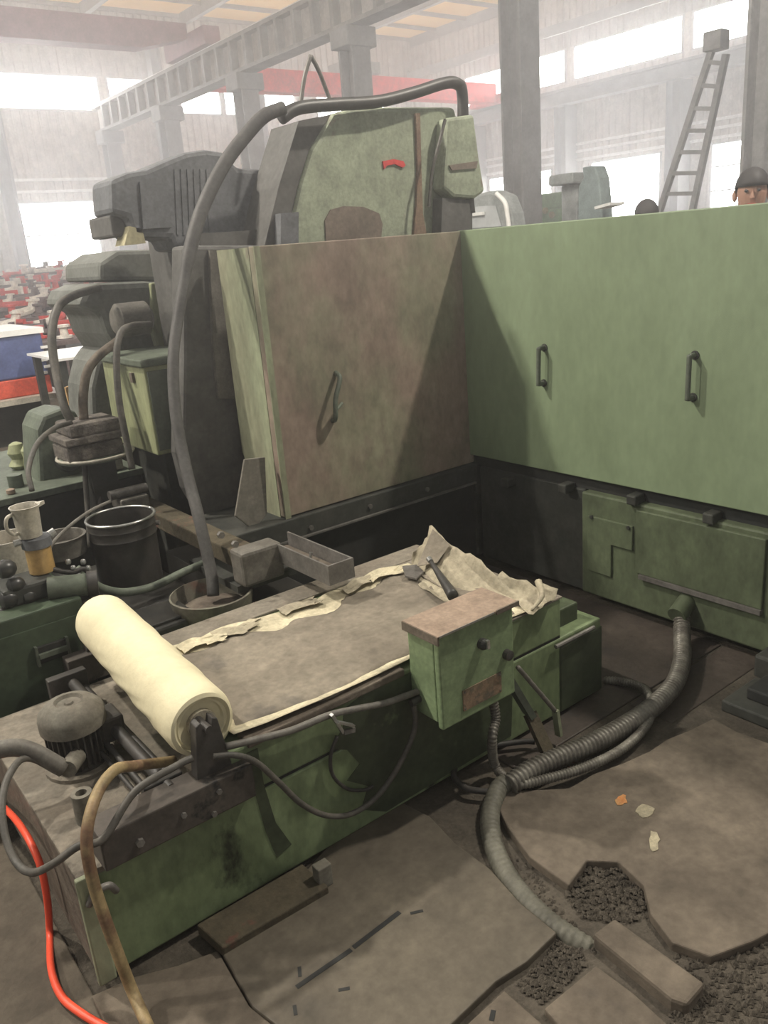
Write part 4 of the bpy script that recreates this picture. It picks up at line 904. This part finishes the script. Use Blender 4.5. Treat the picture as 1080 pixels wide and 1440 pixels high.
WORD = {0: 'flanged', 1: 'elbow', 2: 'long bar'}; COLW = {'red': 'red painted', 'pale': 'bare pale metal', 'dark': 'dark rusty'}
for r_, (yy, v0, z) in enumerate(((11.0, 470, .55), (12.5, 452, .66), (14.0, 435, .78), (15.5, 418, .9), (17.0, 402, 1.0), (18.5, 388, 1.08), (20, 375, 1.14))):
    x0, x1 = PY(-15, v0, yy).x, PY(212 - r_*6, v0, yy).x
    rk = thing('pallet_rack', 'low dark pallet deck piled with castings, row %s from the blue bin' % ('first','second','third','fourth','fifth','sixth','seventh')[r_], 'rack', ((x0+x1)/2, yy, 0))
    zz = PY(60, v0 + 8, yy).z
    MB().box(x0, x1, yy-.45, yy+.45, zz-.06, zz).build('deck', 'casting_dark', rk)
    for x in np.linspace(x0+.1, x1-.1, 4): MB().box(x-.04, x+.04, yy-.4, yy+.4, 0, zz-.06).build('rack_leg', 'casting_dark', rk)
    nn = int((x1-x0)/.42); ordn = ('first','second','third','fourth','fifth','sixth','seventh')[r_]
    for i in range(nn):
        for lay in range(2):
            k = random.randrange(3); c = random.choice(['red', 'pale', 'pale', 'red', 'dark'])
            o = bpy.data.objects.new('casting', CM[(k, c)]); sc.collection.objects.link(o)
            o.location = (x0 + .25 + (x1-x0-.5)*(i + random.random()*.5)/nn, yy + (-.25 if lay else .22), zz); o.rotation_euler = (0, 0, random.uniform(-.6, .6))
            s = random.uniform(.62, .9); o.scale = (s, s, s)
            tag(o, '%s %s casting on the %s pallet deck beyond the blue bin' % (COLW[c], WORD[k], ordn), 'casting', '%s %s castings on the %s deck' % (c, WORD[k], ordn))

# ================================================================== BACKGROUND RIGHT: MACHINES AND PEOPLE
cab = thing('machine_cab', 'rounded dark machine cab with white trimmed window behind the guard', 'machine', (PX(688,320,6.0).x, PX(688,320,6.0).y, 0)); CX = 6.0
def xpx(lst, x): return [PX(u, v, x) for u, v in lst]
MB().prism(xpx([(648,330),(650,285),(662,275),(690,268),(708,275),(718,300),(722,330)], CX), (.2, 0, 0)).build('cab_shell', 'machine_grey', cab, bevel=.03)
MB().prism([p + Vector((-.01,0,0)) for p in xpx([(650,322),(650,296),(675,290),(698,289),(706,318)], CX)], (.015, 0, 0)).build('cab_window', 'glass_pale', cab)
MB().tube(xpx([(698,272),(710,285),(714,305),(717,328)], CX-.015), .022, seg=8).build('window_trim', 'white_sheet', cab, smooth=True); MB().bar(*xpx([(650,303),(680,300)], CX-.03), .03, .03).build('wiper_bar', 'white_sheet', cab)
p = PX(685,325,CX); MB().box(CX, CX+.2, PX(722,330,CX).y, PX(648,330,CX).y, 0, p.z).build('cab_body', 'machine_grey', cab)
lt = thing('green_lathe', 'bright green lathe partly seen right of the tall column', 'lathe', (11.0, PX(765,300,11).y, 0)); y0, y1 = PX(785,300,11).y, PX(742,300,11).y; zt3 = PX(765,272,11).z
MB().box(11, 11.8, y0, y1+.8, 0, zt3-.25).build('lathe_bed', 'machine_green', lt, bevel=.02); MB().box(11.1, 11.7, y0, y1+.5, zt3-.25, zt3).build('headstock', 'machine_green', lt, bevel=.03)
for k in range(4): q = PX(750 + k*9, 296 + (k % 2)*6, 10.98); MB().lathe([(.02,-.05),(.05,-.04),(.05,0),(.02,.02)], q, axis='x', seg=12).build('knob', 'cream', lt, smooth='auto')
dm = thing('drill_press', 'grey drill press with a square column and flat head', 'drill press', (8.5, PX(800,300,8.5).y, 0)); ya, yb_ = PX(812,290,8.5).y, PX(789,290,8.5).y; zz = PX(800,245,8.5).z
MB().box(8.5, 8.75, ya, yb_, 0, zz-.12).build('press_column', 'machine_grey', dm, bevel=.02); MB().box(8.3, 8.8, ya-.1, yb_+.03, zz-.12, zz).build('press_head', 'machine_grey', dm, bevel=.02); MB().box(8.25, 8.9, ya-.15, yb_+.15, 0, .08).build('press_base', 'machine_grey', dm)
tm = thing('milling_machine', 'tall teal milling machine silhouetted against the bright window', 'milling machine', (8.0, PX(832,300,8).y, 0)); MB().prism(xpx([(812,330),(813,262),(820,250),(818,235),(836,233),(842,250),(846,290),(848,330)], 8.0), (.2,0,0)).build('mill_column', 'machine_teal', tm, bevel=.02)
MB().box(8.0, 8.2, PX(848,325,8).y, PX(812,325,8).y, 0, PX(830,326,8).z).build('mill_base', 'machine_teal', tm); MB().bar(PX(846,292,7.9), PX(868,286,7.9), .25, .03).build('mill_table', 'white_sheet', tm)

def person(label, loc, h, faceang, hair, group=None):
    x, y = loc; s = h/1.75
    t = thing('person', label, 'person', (x, y, 0), group)
    J = dict(pel=(0,0,.95), sp=(0,0,1.15), ch=(0,0,1.36), nk=(0,.0,1.50), hd0=(0,-.01,1.57), hd1=(0,-.012,1.64), hd2=(0,0,1.695))
    R = dict(pel=.14, sp=.125, ch=.14, nk=.052, hd0=.068, hd1=.082, hd2=.062); E = [('pel','sp'),('sp','ch'),('ch','nk'),('nk','hd0'),('hd0','hd1'),('hd1','hd2')]
    for sd, q in (('l', -1), ('r', 1)):
        J.update({'sh'+sd:(.17*q,0,1.40),'el'+sd:(.24*q,.02,1.12),'wr'+sd:(.26*q,-.08,.88),'ha'+sd:(.26*q,-.10,.80),'hi'+sd:(.09*q,0,.90),'kn'+sd:(.10*q,-.02,.48),'an'+sd:(.10*q,.02,.08),'to'+sd:(.11*q,-.14,.035)})
        R.update({'sh'+sd:.062,'el'+sd:.042,'wr'+sd:.028,'ha'+sd:.034,'hi'+sd:.088,'kn'+sd:.058,'an'+sd:.038,'to'+sd:.032})
        E += [('ch','sh'+sd),('sh'+sd,'el'+sd),('el'+sd,'wr'+sd),('wr'+sd,'ha'+sd),('pel','hi'+sd),('hi'+sd,'kn'+sd),('kn'+sd,'an'+sd),('an'+sd,'to'+sd)]
    rot = Matrix.Rotation(faceang, 3, 'Z')
    def skin(name, keys, grow, mat, root):
        ks = [k for k in J if k in keys]; ix = {k: i for i, k in enumerate(ks)}
        me = bpy.data.meshes.new(name); me.from_pydata([tuple(rot @ (Vector(J[k])*s)) for k in ks], [(ix[a], ix[b]) for a, b in E if a in ix and b in ix], [])
        o = bpy.data.objects.new(name, me); sc.collection.objects.link(o); o.parent = t
        md = o.modifiers.new('skin', 'SKIN'); sv = me.skin_vertices[0].data
        for k in ks: sv[ix[k]].radius = ((R[k]+grow)*s, (R[k]+grow)*s)
        for k in ks: sv[ix[k]].use_root = (k == root)
        o.modifiers.new('sub', 'SUBSURF').levels = 2; o.modifiers['sub'].render_levels = 2; me.materials.append(MATS[mat])
        for p_ in me.polygons: p_.use_smooth = True
        return o
    skin('body', set(J), 0, 'skin', 'pel')
    skin('shirt', {'pel','sp','ch','shl','shr','ell','elr','wrl','wrr'}, .014, 'shirt', 'sp'); skin('trousers', {'pel','hil','hir','knl','knr','anl','anr'}, .012, 'trousers', 'pel')
    ORG[t.name] = Vector((x, y, 0)); T = Vector((x, y, 0))
    def hp(px, py, pz): return T + rot @ (Vector((px, py, pz))*s)
    rows = []
    for i in range(9):
        th = (i/8)*math.pi*.60; row = []
        for k in range(21):
            a = 2*math.pi*k/20; front = math.sin(a) < -.2
            tt_ = th*(.80 if front else 1.0); row.append(hp(.083*math.sin(tt_)*math.cos(a), .005 + .096*math.sin(tt_)*math.sin(a), 1.65 + .10*math.cos(tt_)))
        rows.append(row)
    MB().grid(rows).build('hair', hair, t, smooth=True, solid=.003)
    m = MB(); m.add([hp(-.012,-.085,1.60), hp(.012,-.085,1.60), hp(0,-.112,1.598), hp(0,-.085,1.645)], [(0,1,2),(1,3,2),(3,0,2),(0,3,1)]); m.build('nose', 'skin', t)
    for q in (-1, 1):
        e = hp(.03*q, -.082, 1.635); MB().lathe([(.002,-.008),(.009,-.004),(.009,.004),(.002,.008)], e, seg=8).build('eye', 'hair', t, smooth=True)
        e = hp(.082*q, .01, 1.615); MB().lathe([(.004,-.03),(.012,-.015),(.014,.01),(.006,.03)], e, seg=8).build('ear', 'skin', t, smooth=True)
    MB().bar(hp(-.02,-.086,1.57), hp(.02,-.086,1.57), .008, .008).build('mouth', 'casting_red', t)
    return t
q = PX(1058, 262, 4.3); person('short-haired person in dark shirt standing behind the green guard by the column', (q.x, q.y), 1.73, math.radians(-60), 'hair')
q = PX(909, 285, 5.2); person('person whose dark hair just clears the green guard below the ladder', (q.x, q.y), 1.66, math.radians(150), 'hair')
